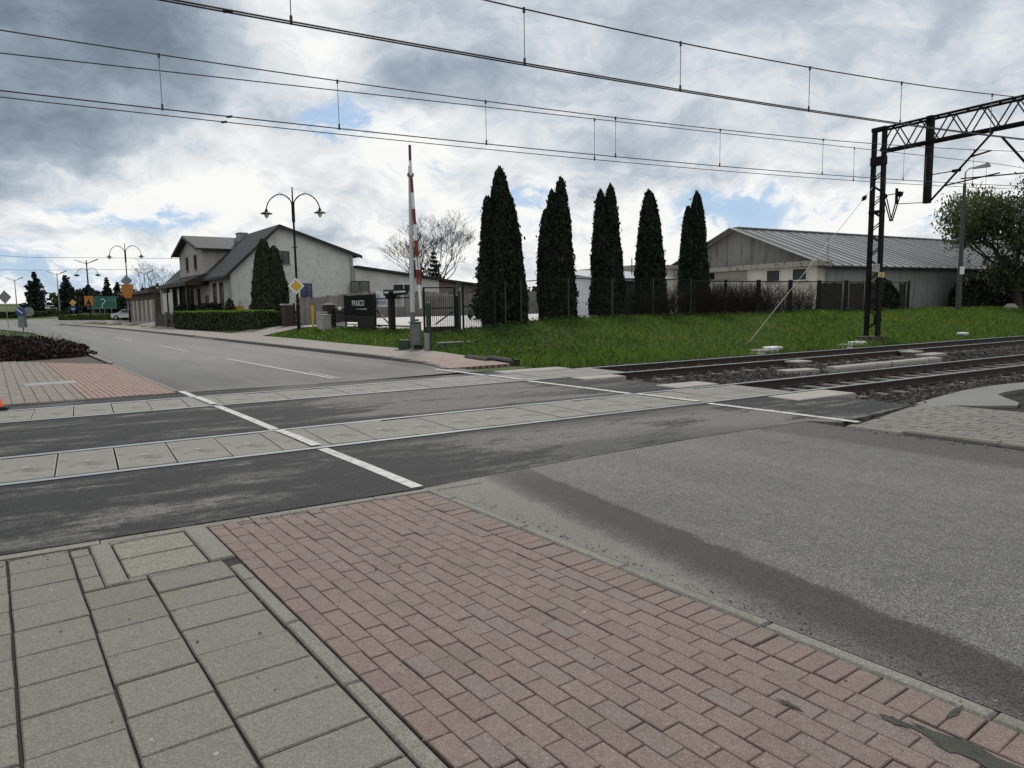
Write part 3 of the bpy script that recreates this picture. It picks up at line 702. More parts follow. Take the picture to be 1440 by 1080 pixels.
for ti, (da, db) in enumerate(RAILS):
    lab = ['worn grey concrete slab between the rails of the nearer track at the crossing', 'worn grey concrete slab between the rails of the farther track at the crossing'][ti]
    grp = ['crossing panels of the nearer track', 'crossing panels of the farther track'][ti]
    w = (db - da) / 2 - 0.085
    s_ = -6.93 + (0.12 if ti else 0)
    while s_ < 10.3:
        if pan is None:
            mb = MB(); mb.bbox(-0.268, -w, -0.18, 0.268, w, 0.0, 0.010)
            pan = thing('track_slab', lab, 'concrete slab', T(s_ + .27, (da + db) / 2, 0.008), RT, grp)
            mb.build('slab_body', M_panel, pan)
            MB().disc((0.0, 0.0, -0.001), 0.035, 0.005, (0, 0, 1), 10).build('lifting_stud', M_stud, pan)
            MB().box(-.266, -w, -.05, -.253, w, .002).build('edge_angle', M_conc, pan); MB().box(.253, -w, -.05, .266, w, .002).build('edge_angle', M_conc, pan)
            c = pan
        else:
            c = copy_tree(pan); c.location = T(s_ + .27, (da + db) / 2, 0.008 + random.gauss(0, .0025)); c['label'] = lab; c['group'] = grp
            c.rotation_euler = (random.gauss(0, .003), random.gauss(0, .003), RT + random.gauss(0, .002))
        s_ += 0.55
def loose(name, label, cat, mb, m, loc, rz, group=None):
    o = mb.build(name, m); o.location = loc; o.rotation_euler = (0, 0, rz); tag(o, label, cat, group); return o
for lab, sx, d_, L, W in [('pale concrete end slab on the near side of the nearer track', 10.5, 7.62, 1.5, 0.62), ('pale concrete end slab between the tracks beside the nearer rail', 10.0, 10.02, 1.1, 0.6),
                      ('pale concrete end slab between the tracks beside the farther rail', 9.6, 12.3, 1.1, 0.55), ('long pale concrete slab at the grass bank end of the crossing', 9.4, 14.66, 1.9, 0.6)]:
    loose('edge_slab', lab, 'concrete slab', MB().bbox(-L / 2, -W / 2, -.2, L / 2, W / 2, 0.012, 0.015), M_concl, T(sx, d_, 0.004), RT, 'concrete end slabs of the crossing')
# ballast stones, scattered on both sides of the rails
M_stone = island('ballast stones', [(0.010, 0.0095, 0.009), (0.022, 0.021, 0.020), (0.040, 0.038, 0.036), (0.085, 0.08, 0.076)], 0.9)
def stones(n, s0, s1, d0, d1, size, zoff, name='ballast', m=M_stone):
    base = np.array([(-1, -1, -1), (1, -1, -1), (1, 1, -1), (-1, 1, -1), (-.7, -.7, 1), (.7, -.7, 1), (.7, .7, 1), (-.7, .7, 1)], float) * 0.5
    fc = np.array([(4, 5, 6, 7), (0, 1, 5, 4), (1, 2, 6, 5), (2, 3, 7, 6), (3, 0, 4, 7)])
    s = s0 + (s1 - s0) * RNG.random(n) ** 1.4; d = d0 + (d1 - d0) * RNG.random(n)
    x = s * tv[0] + d * nv[0]; y = s * tv[1] + d * nv[1]
    z = ground_z(x, y) + zoff
    sz = size * (0.6 + 0.9 * RNG.random((n, 1, 1))); v = base[None] * sz * (0.6 + 0.8 * RNG.random((n, 1, 3))) + RNG.normal(0, size * .12, (n, 8, 3))
    a = RNG.random(n) * 6.28; ca, sa = np.cos(a)[:, None], np.sin(a)[:, None]
    vx = v[:, :, 0] * ca - v[:, :, 1] * sa; vy = v[:, :, 0] * sa + v[:, :, 1] * ca; tl = RNG.normal(0, .35, (n, 2))
    vz = v[:, :, 2] + vx * tl[:, :1] + vy * tl[:, 1:]
    V = np.stack([vx + x[:, None], vy + y[:, None], vz + z[:, None]], -1).reshape(-1, 3)
    F = (fc[None] + (np.arange(n) * 8)[:, None, None]).reshape(-1, 4)
    o = np_mesh(name, V, F, m); o['kind'] = 'stuff'; return o
stones(15000, 10.3, 40, 9.7, 12.6, 0.055, 0.03)
stones(8000, 10.3, 40, 8.12, 9.5, 0.05, 0.01)
stones(6000, 10.0, 40, 12.8, 14.1, 0.05, 0.01)
stones(15000, 10.7, 36, 6.1, 7.95, 0.055, 0.03)
stones(3000, 9.8, 40, 14.3, 15.1, 0.055, 0.02)
def grit(n, fn, size=.010):
    u, v = fn(n); x = u * rv[0] + v * qv[0]; y = u * rv[1] + v * qv[1]; n = len(u)
    base = np.array([(-1, -1, 0), (1, -1, 0), (1, 1, 0), (-1, 1, 0), (0, 0, 1.2)], float) * .5
    V = base[None] * (size * (.3 + RNG.random((n, 1, 1)) ** 2 * 1.6)) * (.5 + RNG.random((n, 1, 3))) + np.stack([x, y, 0 * x + .002], 1)[:, None, :]
    F = (np.array([(0, 1, 4), (1, 2, 4), (2, 3, 4), (3, 0, 4)])[None] + (np.arange(n) * 5)[:, None, None]).reshape(-1, 3)
    return V.reshape(-1, 3), F
parts_ = [grit(420, lambda n: (5.3 * RNG.random(n) ** .8 - .5, 3.07 + np.abs(RNG.normal(0, .06, n))), .007), grit(260, lambda n: (-.5 + 6 * RNG.random(n), -1 + 4 * RNG.random(n)), .007),
          grit(600, lambda n: (4.9 - 8 * RNG.random(n), 8.6 - np.abs(RNG.normal(0, .12, n))), .014), grit(350, lambda n: (5.5 + .05 * RNG.normal(0, 1, n), -1 + 3.9 * RNG.random(n)), .008)]
k = 0; Vg, Fg = [], []
for V, F in parts_: Vg.append(V); Fg.append(F + k); k += len(V)
gt_ = np_mesh('road_grit', np.concatenate(Vg), np.concatenate(Fg), island('grit', [(.02, .018, .015), (.06, .055, .05), (.16, .15, .13), (.10, .09, .06)], .9)); gt_['kind'] = 'stuff'
# trackside concrete pieces between and beside the tracks
for (a, b_, lab) in [(15.7, 18.1, 'nearer length of pale concrete cable trough lying between the tracks'), (18.15, 20.5, 'farther length of pale concrete cable trough lying between the tracks')]:
    mb = MB(); L = (b_ - a) / 2
    mb.extr([(-.15, -.12), (.15, -.12), (.15, .02), (.11, .06), (-.11, .06), (-.15, .02)], (-L, 0, 0), (L, 0, 0))
    loose('cable_trough', lab, 'cable trough', mb, M_concl, T((a + b_) / 2, 10.92, -0.10), RT + 0.012, 'concrete cable troughs between the tracks')
def lid(lab, s_, d_, l, w, z=0.0, rz=0.1): loose('concrete_lid', lab, 'concrete lid', MB().bbox(-l / 2, -w / 2, -.12, l / 2, w / 2, .03, .01), M_concl, T(s_, d_, z), RT + rz)
lid('flat pale concrete lid at the start of the cable trough', 15.15, 11.4, 1.0, 0.42, -0.13, -0.15); lid('flat pale concrete lid beyond the cable trough', 22.2, 12.0, 1.1, 0.45, -0.11, 0.1)
def cbox(lab, s_, d_):
    t = thing('track_box', lab, 'junction box', T(s_, d_, -0.24), RT)
    MB().hexa([(-.16, -.13, 0), (.16, -.13, 0), (.16, .13, 0), (-.16, .13, 0), (-.25, -.18, .19), (.25, -.18, .19), (.25, .18, .19), (-.25, .18, .19)]).build('body', M_conc, t)
    MB().bbox(-.29, -.22, .192, .29, .22, .235, .015).build('lid', M_concl, t)
cbox('flared concrete track box beside the far rail nearer the crossing', 16.4, 12.35); cbox('flared concrete track box beyond the cable trough', 21.9, 12.45)
def bankbox(lab, s_, d_):
    t = thing('bank_foundation', lab, 'concrete foundation', T(s_, d_, gz(T(s_, d_))), RT)
    MB().bbox(-.55, -.28, -.2, .35, .28, .10, .02).build('slab', M_concl, t)
    MB().bbox(.1, -.18, .102, .62, .2, .17, .02).build('block', M_white, t)
    MB().bbox(-.9, -.5, -.2, -.6, .1, .03, .02).build('slab', M_conc, t)
bankbox('low whitish concrete foundation at the foot of the bank nearer the crossing', 19.0, 15.55); bankbox('low whitish concrete foundation at the foot of the bank in front of the mast', 23.4, 15.45)
t = thing('bank_marker', 'small white concrete marker block beside the far rail right of the mast', 'marker block', T(31.2, 15.6, gz(T(31.2, 15.6))), RT)
MB().bbox(-.1, -.1, -.2, .1, .1, .16, .015).build('block', M_concl, t); MB().bbox(-.26, -.13, .162, .16, .13, .24, .02).build('cap', M_white, t)
# curved concrete collar by the right pavement
cl = thing('culvert_collar', 'smooth grey concrete culvert collar curving beside the track ballast', 'culvert', (0, 0, 0))
mb = MB(); pts = []
for i in range(15):
    f = i / 14; s_ = 10.95 + 4.6 * f; pts.append((s_, 6.02 + 0.28 * sin(f * 3.1) , -0.01 + 0.05 * float(sm(np.array(f * 1.3)))))
for a, b_ in zip(pts[:-1], pts[1:]):
    wf = lambda s0_: 0.12 + 0.95 * float(sm(np.array((s0_ - 10.95) / 1.1))) - 0.70 * float(sm(np.array((s0_ - 12.0) / 1.1))); wa = wf(a[0]); wb = wf(b_[0])
    P0 = [T(a[0], a[1] - wa), T(b_[0], b_[1] - wb), T(b_[0], b_[1] + .1), T(a[0], a[1] + .1)]
    mb.hexa([(*p[:2], -.25) for p in P0] + [(*P0[0][:2], a[2] - .02), (*P0[1][:2], b_[2] - .02), (*P0[2][:2], b_[2]), (*P0[3][:2], a[2])])
mb.build('collar', simple('damp grey concrete', (.15, .15, .145), .85, .25, scale=2), cl)
mb = MB(); mb.tube([T(12.5, 5.25, -.16), T(13.2, 5.2, -0.08), T(14.6, 5.5, -.04), T(15.6, 5.5, -.04)], [.1, .16, .2, .2], 10); mb.build('pipe_mouth', M_bed, cl)
stones(900, 12.3, 16.5, 3.4, 5.2, 0.05, 0.05)

# ---- overhead gantry
gan = thing('catenary_gantry', 'dark lattice railway mast on the grass bank carrying a truss beam over the tracks', 'catenary mast', T(25.8, 16.2, 0), RT)
z0 = gz(T(25.8, 16.2))
MB().bbox(-.42, -.33, -.4, .36, .33, z0 + .26, .03).build('footing', simple('dark stained footing', (0.06, 0.055, 0.05), .9, .3), gan)
M_mast = simple('dark oxide mast steel', (0.010, 0.009, 0.009), .7, .4, spec=.12)
H_ = 7.85
def lattice_leg(x0, y, h0, h1):
    for sy in (-1, 1):
        MB().extr([(-.05, -.10), (.05, -.10), (.05, .10), (-.05, .10)], (x0, y + sy * .23, h0), (x0, y + sy * .19, h1), (1, 0, 0)).build('leg', M_mast, gan)
    mb = MB(); z = h0 + .35; k = 0
    while z < h1 - 1.4:
        for xx in (-.085, .085):
            mb.bar((x0 + xx, y - .19, z + (0 if k % 2 else .26)), (x0 + xx, y + .19, z + (.26 if k % 2 else 0)), .04, .012, (1, 0, 0))
        z += .46; k += 1
    mb.build('lacing', M_mast, gan)
    mb = MB(); mb.box(x0 - .12, y - .28, h1 - .08, x0 + .12, y + .26, h1 + .06); mb.box(x0 - .125, y - .26, h1 - 1.3, x0 + .125, y + .26, h1 - 1.0); mb.box(x0 - .12, y - .26, h1 - 3.05, x0 + .12, y + .26, h1 - 2.95)
    mb.build('head_plate', M_mast, gan)
lattice_leg(0, 0, z0 + .2, H_)
lattice_leg(0, -11.0, -.2, H_)
mb = MB(); zt, zb = H_ - .03, H_ - .83; yb = [-.1 - i * .93 for i in range(12)]
yend = -10.9
for x in (-.2, .2):
    for z in (zt, zb): mb.bar((x, -.2, z), (x, yend, z), .07, .07)
for i in range(11):
    ya = -.15 - i * .975; yb_ = ya - .975; ym = (ya + yb_) / 2
    for x in (-.2, .2):
        mb.bar((x, ya, zb), (x, ym, zt), .045, .03); mb.bar((x, ym, zt), (x, yb_, zb), .045, .03)
    mb.bar((-.2, ya, zt), (.2, ya, zt), .04, .03); mb.bar((-.2, ym, zb), (.2, ym, zb), .04, .03); mb.bar((-.2, ya, zb), (.2, ym, zb), .03, .03)
mb.build('beam', M_mast, gan)
for yy in (-1.85, -5.6):
    MB().box(-.10, yy - .10, 4.93, .10, yy + .10, H_ + .06).build('drop_post', M_mast, gan)
mb = MB()          # struts and registration arms carried by the two drop posts
mb.tube([(.0, -1.95, 4.98), (.05, -3.85, 6.95)], .038, 8); mb.tube([(0, -5.5, 4.98), (.05, -4.12, 6.75)], .038, 8)
mb.tube([(.05, -1.95, 5.9), (.9, -2.2, 6.05)], .02, 6); mb.tube([(.9, -2.2, 6.05), (1.2, -2.3, 6.1)], .055, 8)
mb.tube([(.05, -3.2, 6.28), (.1, -3.8, 6.38)], .03, 6)
mb.tube([(.05, -2.4, 5.46), (.1, -4.1, 5.62)], .024, 6); mb.tube([(.0, -1.75, 4.97), (-.35, -.95, 5.0)], .015, 6); mb.tube([(-.35, -.95, 5.0), (-.35, -.95, 5.55)], .05, 6)
mb.tube([(.0, -5.4, 5.45), (.1, -2.9, 5.62)], .024, 6)
mb.build('registration_arm', M_mast, gan)
mb = MB()
for yy in (-.42, -1.0):
    mb.disc((-.28, yy, 5.35), .10, .09, (1, 0, 0), 12)
mb.tube([(-.24, -.42, 5.25), (-.24, -.68, 4.42)], .022, 6); mb.tube([(-.24, -.52, 5.25), (-.24, -.74, 4.42)], .022, 6); mb.tube([(-.24, -1.0, 5.25), (-.24, -.76, 4.42)], .022, 6); mb.tube([(-.24, -.9, 5.25), (-.24, -.70, 4.42)], .022, 6)
mb.tube([(-.24, -.1, 5.36), (-.24, -1.15, 5.40)], .018, 6)
mb.build('tension_pulley', M_mast, gan)
mb = MB(); mb.box(.26, -.1, z0 + 1.2, .40, .08, z0 + 2.5); mb.box(.2, -.1, z0 + 1.2, .27, .1, z0 + 1.3); mb.box(.2, -.1, z0 + 2.3, .27, .1, z0 + 2.4); mb.tube([(.34, 0, z0 + 2.5), (.30, 0, 5.4)], .012, 6); mb.box(.25, -.12, z0 + .7, .38, .1, z0 + 1.05)
mb.build('switch_box', M_mast, gan)
pl = MB().box(-.60, -.30, 2.62, -.16, -.29, 2.90).build('number_plate', simple('pale grey plate', (.42, .40, .42), .5, .15), gan)
text_mesh('plate_number', '472', .24, (-.38, -.302, 2.76), (pi / 2, 0, 0), M_black, pl, .002)
pl = MB().box(-.25, -.31, 2.42, .15, -.30, 2.60).build('warning_plate', simple('faded yellow plate', (.50, .42, .14), .5, .2), gan)
MB().box(-.19, -.314, 2.48, .07, -.311, 2.495).build('plate_text', M_black, pl); MB().box(-.19, -.314, 2.53, .07, -.311, 2.545).build('plate_text', M_black, pl)
MB().box(.22, -.12, 2.40, .46, .05, 2.47).build('bracket', M_concl, gan)
# guy wire
gw = thing('guy_wire', 'steel guy wire running from the mast down to the grass bank', 'guy wire', (0, 0, 0))
a = T(19.6, 17.0, gz(T(19.6, 17.0)) - .05); b_ = T(25.65, 16.3, 5.75); vb = Vector(b_) - Vector(a)
MB().tube([a, b_], .010, 6).build('cable', M_galv, gw); MB().tube([a, tuple(Vector(a) + vb * .36)], .015, 6).build('sleeve', simple('pale wire sleeve', (.26, .24, .19), .7, .2), gw)
p1 = Vector(a) + vb * .93; MB().tube([tuple(p1 - vb.normalized() * .14), tuple(p1), tuple(p1 + vb.normalized() * .14)], [.03, .09, .03], 8).build('insulator', M_mast, gw)

# ---- overhead wires
M_wire = simple('dark copper wire', (.030, .027, .026), .5, .2)
M_drop = simple('pale dropper wire', (.16, .16, .16), .5, .2)
def wire_pts(d_, f, s0, s1, n=40): return [T(s0 + (s1 - s0) * i / n, d_, f(s0 + (s1 - s0) * i / n)) for i in range(n + 1)]
def catenary(label, d_, mess, cont, drops, double=False, rm=.011, rc=.011):
    t = thing('overhead_line', label, 'overhead line', (0, 0, 0), 0, 'overhead lines above the railway')
    mb = MB(); mb.tube(wire_pts(d_, mess, -22, 64, 50), rm, 5); mb.build('messenger_wire', M_wire, t)
    for k in ((-.035, .035) if double else (0,)):
        MB().tube(wire_pts(d_ + k, cont, -22, 64, 50), rc, 5).build('contact_wire', M_wire, t)
    for s_ in drops:
        dr = MB().tube([T(s_, d_, mess(s_)), T(s_, d_, cont(s_))], .0065, 5).build('dropper', M_drop, t)
        MB().tube([T(s_, d_, cont(s_) - .02), T(s_, d_, cont(s_) + .08)], .018, 6).build('clamp', M_wire, dr)
        MB().tube([T(s_, d_, mess(s_) - .05), T(s_, d_, mess(s_) + .02)], .02, 6).build('clamp', M_wire, dr)
    for s_, w in ((1.6 if double else 2.4, cont),):
        MB().tube([T(s_, d_, w(s_) - .01), T(s_ + .1, d_, w(s_ + .1) + .01)], .022, 6).build('splice', M_wire, t)
par = lambda z0_, s0_, k: (lambda s: z0_ + k * (s - s0_) ** 2)
catenary('nearest overhead line, highest across the sky, with a double lower wire', 8.8, par(5.69, 4.2, .00275), par(4.925, 0.5, .00125), [-1.6, 2.35, 5.58, 8.55, 11.78, 14.7, 18.3, 22.5, 27, 31.5], True)
catenary('middle overhead line above the farther track with long droppers', 13.47, par(5.80, 1.8, .00143), par(4.93, 0.0, .00085), [-2.4, 1.4, 4.4, 7.56, 11.04, 14.51, 18.72, 22.8, 27, 31, 35], False)
catenary('lowest overhead line running just behind the middle one', 14.0, lambda s: 5.655 + .0305 * s if s < 30 else 6.57, par(4.96, 1.0, .00085), [-3.0, 10.83, 21.0, 25, 29], False, .010, .009)

# ================================================================== VEGETATION HELPERS
def leaf_cards(P, size, nrm=None, spread=0.6, aspect=1.6, up=0.5):
    """quads at points P; size per point; roughly facing nrm and hanging/standing along 'up'"""
    n = len(P); size = np.broadcast_to(size, (n,)).reshape(n, 1)
    N = RNG.normal(0, 1, (n, 3)) if nrm is None else nrm + RNG.normal(0, spread, (n, 3))
    N /= np.linalg.norm(N, axis=1, keepdims=True) + 1e-9
    upv = np.array([0, 0, up]) + RNG.normal(0, .5, (n, 3)); X = np.cross(upv, N); X /= np.linalg.norm(X, axis=1, keepdims=True) + 1e-9; Y = np.cross(N, X)
    a = X * size * .5; b = Y * size * .5 * aspect
    V = np.stack([P - b, P + a * .9 - b * .1, P + b, P - a * .9 - b * .1], 1).reshape(-1, 3)
    return V, np.arange(4 * n).reshape(n, 4)
def lump(P, f, seed=0):
    r = np.random.default_rng(seed); o = np.zeros(len(P))
    for k in range(6):
        w = r.normal(0, f * (1 + k * .5), 3); o += np.sin(P @ w + r.random() * 6.28) / (1 + k * .4)
    return o / 2.2
M_thuja = island('thuja foliage', [(0.006, 0.010, 0.0075), (0.011, 0.017, 0.011), (0.018, 0.026, 0.014), (0.010, 0.015, 0.010)], .75, 0, .10, ((1.9, 1.75, 1.4), 1.7))
M_thujab = island('thuja foliage by the house', [(0.012, 0.020, 0.011), (0.024, 0.036, 0.018), (0.017, 0.026, 0.013)], .75)
M_spruce = island('spruce needles', [(0.009, 0.016, 0.013), (0.016, 0.027, 0.020), (0.024, 0.036, 0.026)], .8)
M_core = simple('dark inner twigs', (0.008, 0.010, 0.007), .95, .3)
def spire(cx, cy, h, r, n, seed, size=.2, z_lo=0.0, sharp=1.25, lean=(0, 0)):
    """points and outward normals on one lumpy columnar spire"""
    t = RNG.random(n) ** 0.86; ang = RNG.random(n) * 2 * pi
    prof = np.minimum(1.0, (1 - t) ** .52 * 1.30) * (0.88 + 0.12 * np.minimum(1, t / .2)); prof = np.maximum(prof, .03)
    q = np.stack([np.cos(ang) * 1.7, np.sin(ang) * 1.7, t * h * .9], 1)
    rr = r * prof * (1 + .12 * lump(q, 1.3, seed)) * (1 - .25 * RNG.random(n) ** 2) + np.abs(RNG.normal(0, .035, n)) * (1 + 1.5 * (RNG.random(n) < .04))
    z = z_lo + t * h + RNG.normal(0, .04, n)
    P = np.stack([cx + rr * np.cos(ang) + lean[0] * t, cy + rr * np.sin(ang) + lean[1] * t, z], 1)
    N = np.stack([np.cos(ang), np.sin(ang), np.full(n, .25)], 1)
    return P, N, size * (.75 + .6 * RNG.random(n)) * (1 - .35 * t)
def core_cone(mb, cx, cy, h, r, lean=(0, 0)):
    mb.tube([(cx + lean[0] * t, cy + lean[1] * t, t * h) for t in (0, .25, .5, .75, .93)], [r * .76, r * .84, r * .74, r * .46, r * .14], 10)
def thuja(label, loc, spires, m=M_thuja, dens=4600, size=.145, group=None):
    t = thing('thuja_tree', label, 'tree', loc, 0, group)
    Vs, Fs, k = [], [], 0; mb = MB()
    for i, (cx, cy, h, r, ln) in enumerate(spires):
        n = int(dens * h * r / 2.2)
        P, N, S = spire(cx, cy, h, r, n, random.randrange(999), size, .02, lean=ln)
        V, F = leaf_cards(P, S, N, .55, 1.9, 1.4); Vs.append(V); Fs.append(F + k); k += len(V)
        nt = 60; P = np.stack([cx + ln[0] + RNG.normal(0, .035, nt), cy + ln[1] + RNG.normal(0, .035, nt), h * (.94 + .085 * RNG.random(nt))], 1)
        V, F = leaf_cards(P, .09, None, .5, 2.4, 2.5); Vs.append(V); Fs.append(F + k); k += len(V)
        core_cone(mb, cx, cy, h, r, ln)
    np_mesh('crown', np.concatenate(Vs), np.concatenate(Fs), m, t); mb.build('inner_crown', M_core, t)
    MB().tube([(0, 0, -.3), (0, 0, .8)], .12, 8).build('trunk', M_bark, t)
    return t
def conifer(label, loc, h, r, n=2600, group=None, size=.5):
    t = thing('spruce_tree', label, 'tree', loc, 0, group)
    MB().tube([(0, 0, -.3), (0, 0, h * .98)], [r * .07, .02], 6).build('trunk', M_bark, t)
    layers = int(h / .62) + 3; Ps, Ns, Ss = [], [], []; z = h * .05
    for i in range(layers):
        f = i / layers; zz_ = h * (.06 + .93 * f); rr = r * (1 - f) ** .85 * random.uniform(.8, 1.12) + .08
        nb = max(5, int(13 * (1 - f)) + 4)
        for j in range(nb):
            a = random.random() * 6.28; L = rr * random.uniform(.65, 1.12); k = max(4, int(n / layers / nb))
            tt = RNG.random(k) ** .6
            P = np.stack([np.cos(a) * L * tt, np.sin(a) * L * tt, zz_ + L * (.14 * tt - .42 * tt * (1 - tt) * 1.6)], 1) + RNG.normal(0, .05 + .05 * rr, (k, 3))
            Ps.append(P); Ns.append(np.tile([cos(a) * .3, sin(a) * .3, .8], (k, 1))); Ss.append(size * (.5 + .6 * RNG.random(k)) * (1 - .6 * f))
    V, F = leaf_cards(np.concatenate(Ps), np.concatenate(Ss), np.concatenate(Ns), .6, 1.6, .2)
    np_mesh('crown', V, F, M_spruce, t)
    return t
def branches(mb, p, d, L, r, depth, tips, spread=.5, up=.15, nseg=3, kids=(2, 3), shrink=.72, sides=5):
    pts = [p]; rad = [r]; q = Vector(p); dd = Vector(d)
    for i in range(nseg):
        dd = (dd + Vector((random.gauss(0, .13), random.gauss(0, .13), random.gauss(0, .08) + up * .25))).normalized()
        q = q + dd * (L / nseg); pts.append(q.copy()); rad.append(max(.012, r * (1 - .36 * (i + 1) / nseg)))
    mb.tube(pts, rad, sides if r > .02 else 3, cap=False)
    tips.append((q.copy(), dd.copy(), depth))
    if depth <= 0: return
    for k in range(random.randint(*kids)):
        a = random.uniform(0, 6.28); e = Vector((cos(a), sin(a), random.uniform(-.3, .7)))
        nd = (dd + e * spread * random.uniform(.7, 1.3)).normalized(); st = pts[random.choice([-1, -1, -2])]
        branches(mb, st, nd, L * shrink * random.uniform(.8, 1.15), rad[-1] * .82, depth - 1, tips, spread, up, nseg, kids, shrink, sides)
def bare_tree(label, loc, h, stems, spread=.55, depth=5, seed=3, m=None, group=None):
    random.seed(seed); t = thing('bare_tree', label, 'tree', loc, 0, group); mb = MB(); tw = MB(); tips = []
    mb.tube([(0, 0, -.4), (0, 0, h * .16)], [h * .028, h * .022], 8)
    for i in range(stems):
        a = 6.28 * i / stems + random.random(); e = random.uniform(.3, 1.0)
        branches(tw, (0, 0, h * .14), (cos(a) * e, sin(a) * e, 1), h * .25, h * .0125, depth, tips, spread, .16, 3, (2, 3), .745, 3)
    mb.build('trunk', M_bark, t); tw.build('branches', m or M_bark, t); return t
def hedge_mesh(name, V0, dims, n, size, m, parent=None, rough=.06, seed=1, rz=0.0):
    """leafy box: points on top and sides of dims around the local origin (base at 0)"""
    lx, ly, lz = dims; A = [ly * lz, ly * lz, lx * lz, lx * lz, lx * ly]; A = np.array(A) / sum(A); which = RNG.choice(5, n, p=A)
    a, b = RNG.random(n), RNG.random(n); P = np.zeros((n, 3)); N = np.zeros((n, 3))
    for k, (ax, sg) in enumerate([(0, -1), (0, 1), (1, -1), (1, 1)]):
        i = which == k; o = 1 - ax; P[i, ax] = sg * dims[ax] / 2; P[i, o] = (a[i] - .5) * dims[o]; P[i, 2] = b[i] * lz; N[i, ax] = sg
    i = which == 4; P[i, 0] = (a[i] - .5) * lx; P[i, 1] = (b[i] - .5) * ly; P[i, 2] = lz; N[i, 2] = 1
    P += N * (lump(P, 2.2, seed) * rough)[:, None] + RNG.normal(0, rough * .5, (n, 3))
    V, F = leaf_cards(P + np.array(V0), size * (.7 + .6 * RNG.random(n)), N, .7, 1.3, .3)
    return np_mesh(name, V, F, m, parent)
def dome_points(n, r, squash, seed=1, f=2.0, amp=.15, fill=.25):
    d = RNG.normal(0, 1, (n, 3)); d[:, 2] = np.abs(d[:, 2]); d /= np.linalg.norm(d, axis=1, keepdims=True)
    k = 1 + amp * lump(d * 1.6, f, seed) - fill * RNG.random(n) ** 2
    return d * k[:, None] * np.array([r[0], r[1], squash]), d

# ================================================================== THE ROW OF THUJAS
TG = 'thuja trees in a row behind the mesh fence'
def tl(s_, d_=28.25): return T(s_, d_, gz(T(s_, d_)) - .05)
def off(ds, dd=0): p = ds * tv + dd * nv; return float(p[0]), float(p[1])
def spx(ds, dd, h, r, lean=0.0): x, y = off(ds, dd); l = off(lean, 0); return (x, y, h, r, l)
thuja('widest thuja, leftmost of the row, with a low second spire on its left', tl(16.55), [spx(.1, 0, 7.00, 0.76, -.15), spx(.48, .1, 5.89, 0.63), spx(-.55, .1, 5.69, 0.44, -.12), spx(-.2, -.3, 4.44, 0.70), spx(.45, -.2, 3.09, 0.69)], group=TG)
thuja('thuja with a shoulder spire stepping down on its left side, beside the widest one', tl(19.55), [spx(.3, 0, 6.65, 0.56, .0), spx(-.1, .1, 6.08, 0.48, -.05), spx(-.5, 0, 5.13, 0.43, -.1), spx(.25, -.1, 3.42, 0.64)], group=TG)
thuja('middle thuja of the row with two close tips, in front of the white shed', tl(22.6), [spx(.18, 0, 6.54, 0.56, .05), spx(-.22, .1, 6.26, 0.51, -.1), spx(0, -.1, 3.82, 0.78), spx(.2, .2, 2.48, 0.82)], group=TG)
thuja('slim pointed thuja with a short spire hidden on its right', tl(25.5), [spx(-.1, 0, 6.45, 0.74, -.05), spx(.62, .3, 4.20, 0.44, .1), spx(.1, .1, 3.06, 0.79)], group=TG)
thuja('slim pointed thuja at the right end of the row by the brick coloured twigs', tl(28.6), [spx(.1, 0, 6.58, 0.63, .05), spx(-.3, .1, 5.81, 0.47, -.1), spx(.1, 0, 3.74, 0.77)], group=TG)
# second small conifer showing at the left of the widest thuja and others behind the outbuilding
def W(s_, d_): return gz(T(s_, d_))
conifer('dark spruce tip peeping out left of the widest thuja, behind the fence', (-1.4, 40.0, .7), 5.2, .85, 1800, size=.3)
conifer('small dark conifer behind the low outbuilding roof, left of the barrier', (-11.5, 88, .6), 8.6, 1.9, 1800)
conifer('dark reddish conifer behind the low outbuilding roof, beside the barrier', (-9.3, 88, .6), 8.0, 1.8, 1800)
bare_tree('bare spreading tree with many fine twigs behind the low outbuilding', (-9.4, 84, .6), 12.8, 8, .7, 6, 11)
bare_tree('bare tree behind the low side building left of the house', (-60.5, 122, 1.0), 10.0, 6, .7, 5, 5)

# ================================================================== FENCE ALONG THE RAILWAY
FD = 27.0
M_wiremesh = simple('green wire mesh', (0.012, 0.03, 0.024), .5, .2)
def fence_run(label, s0, s1, step, top=1.95, skip=()):
    mid = T((s0 + s1) / 2, FD); t = thing('mesh_fence', label, 'fence', (0, 0, 0))
    s_ = s0; mb = MB(); mr = {1: MB(), 0: MB()}; n = int(round((s1 - s0) / step)); st = (s1 - s0) / n
    for i in range(n + 1):
        s_ = s0 + i * st; z = W(s_, FD); p = T(s_, FD)
        pt = MB().bar((p[0], p[1], z - .3), (p[0], p[1], z + top + .04), .065, .065, (tv[0], tv[1], 0)).build('post', M_green, t)
        MB().box(p[0] - .04, p[1] - .04, z + top + .04, p[0] + .04, p[1] + .04, z + top + .06).build('post_cap', M_black, pt)
        if i < n:
            s2 = s_ + st; z2 = W(s2, FD); a = T(s_, FD + .0, z); b_ = T(s2, FD, z2)
            for h, w in ((top, .06), (.12, .05)): mr[h > 1].bar((a[0], a[1], z + h), (b_[0], b_[1], z2 + h), w, .04)
            k = int(st / .16)
            for j in range(1, k):
                f = j / k; x = a[0] + (b_[0] - a[0]) * f; y = a[1] + (b_[1] - a[1]) * f; zz_ = z + (z2 - z) * f
                mb.bar((x, y, zz_ + .12), (x, y, zz_ + top), .007)
            for j in range(1, 5):
                h = .12 + (top - .12) * j / 5; mb.bar((a[0], a[1], z + h), (b_[0], b_[1], z2 + h), .006)
    mr[1].build('rail', M_black, t); mr[0].build('rail', M_black, t); mb.build('wire_mesh', M_wiremesh, t); return t
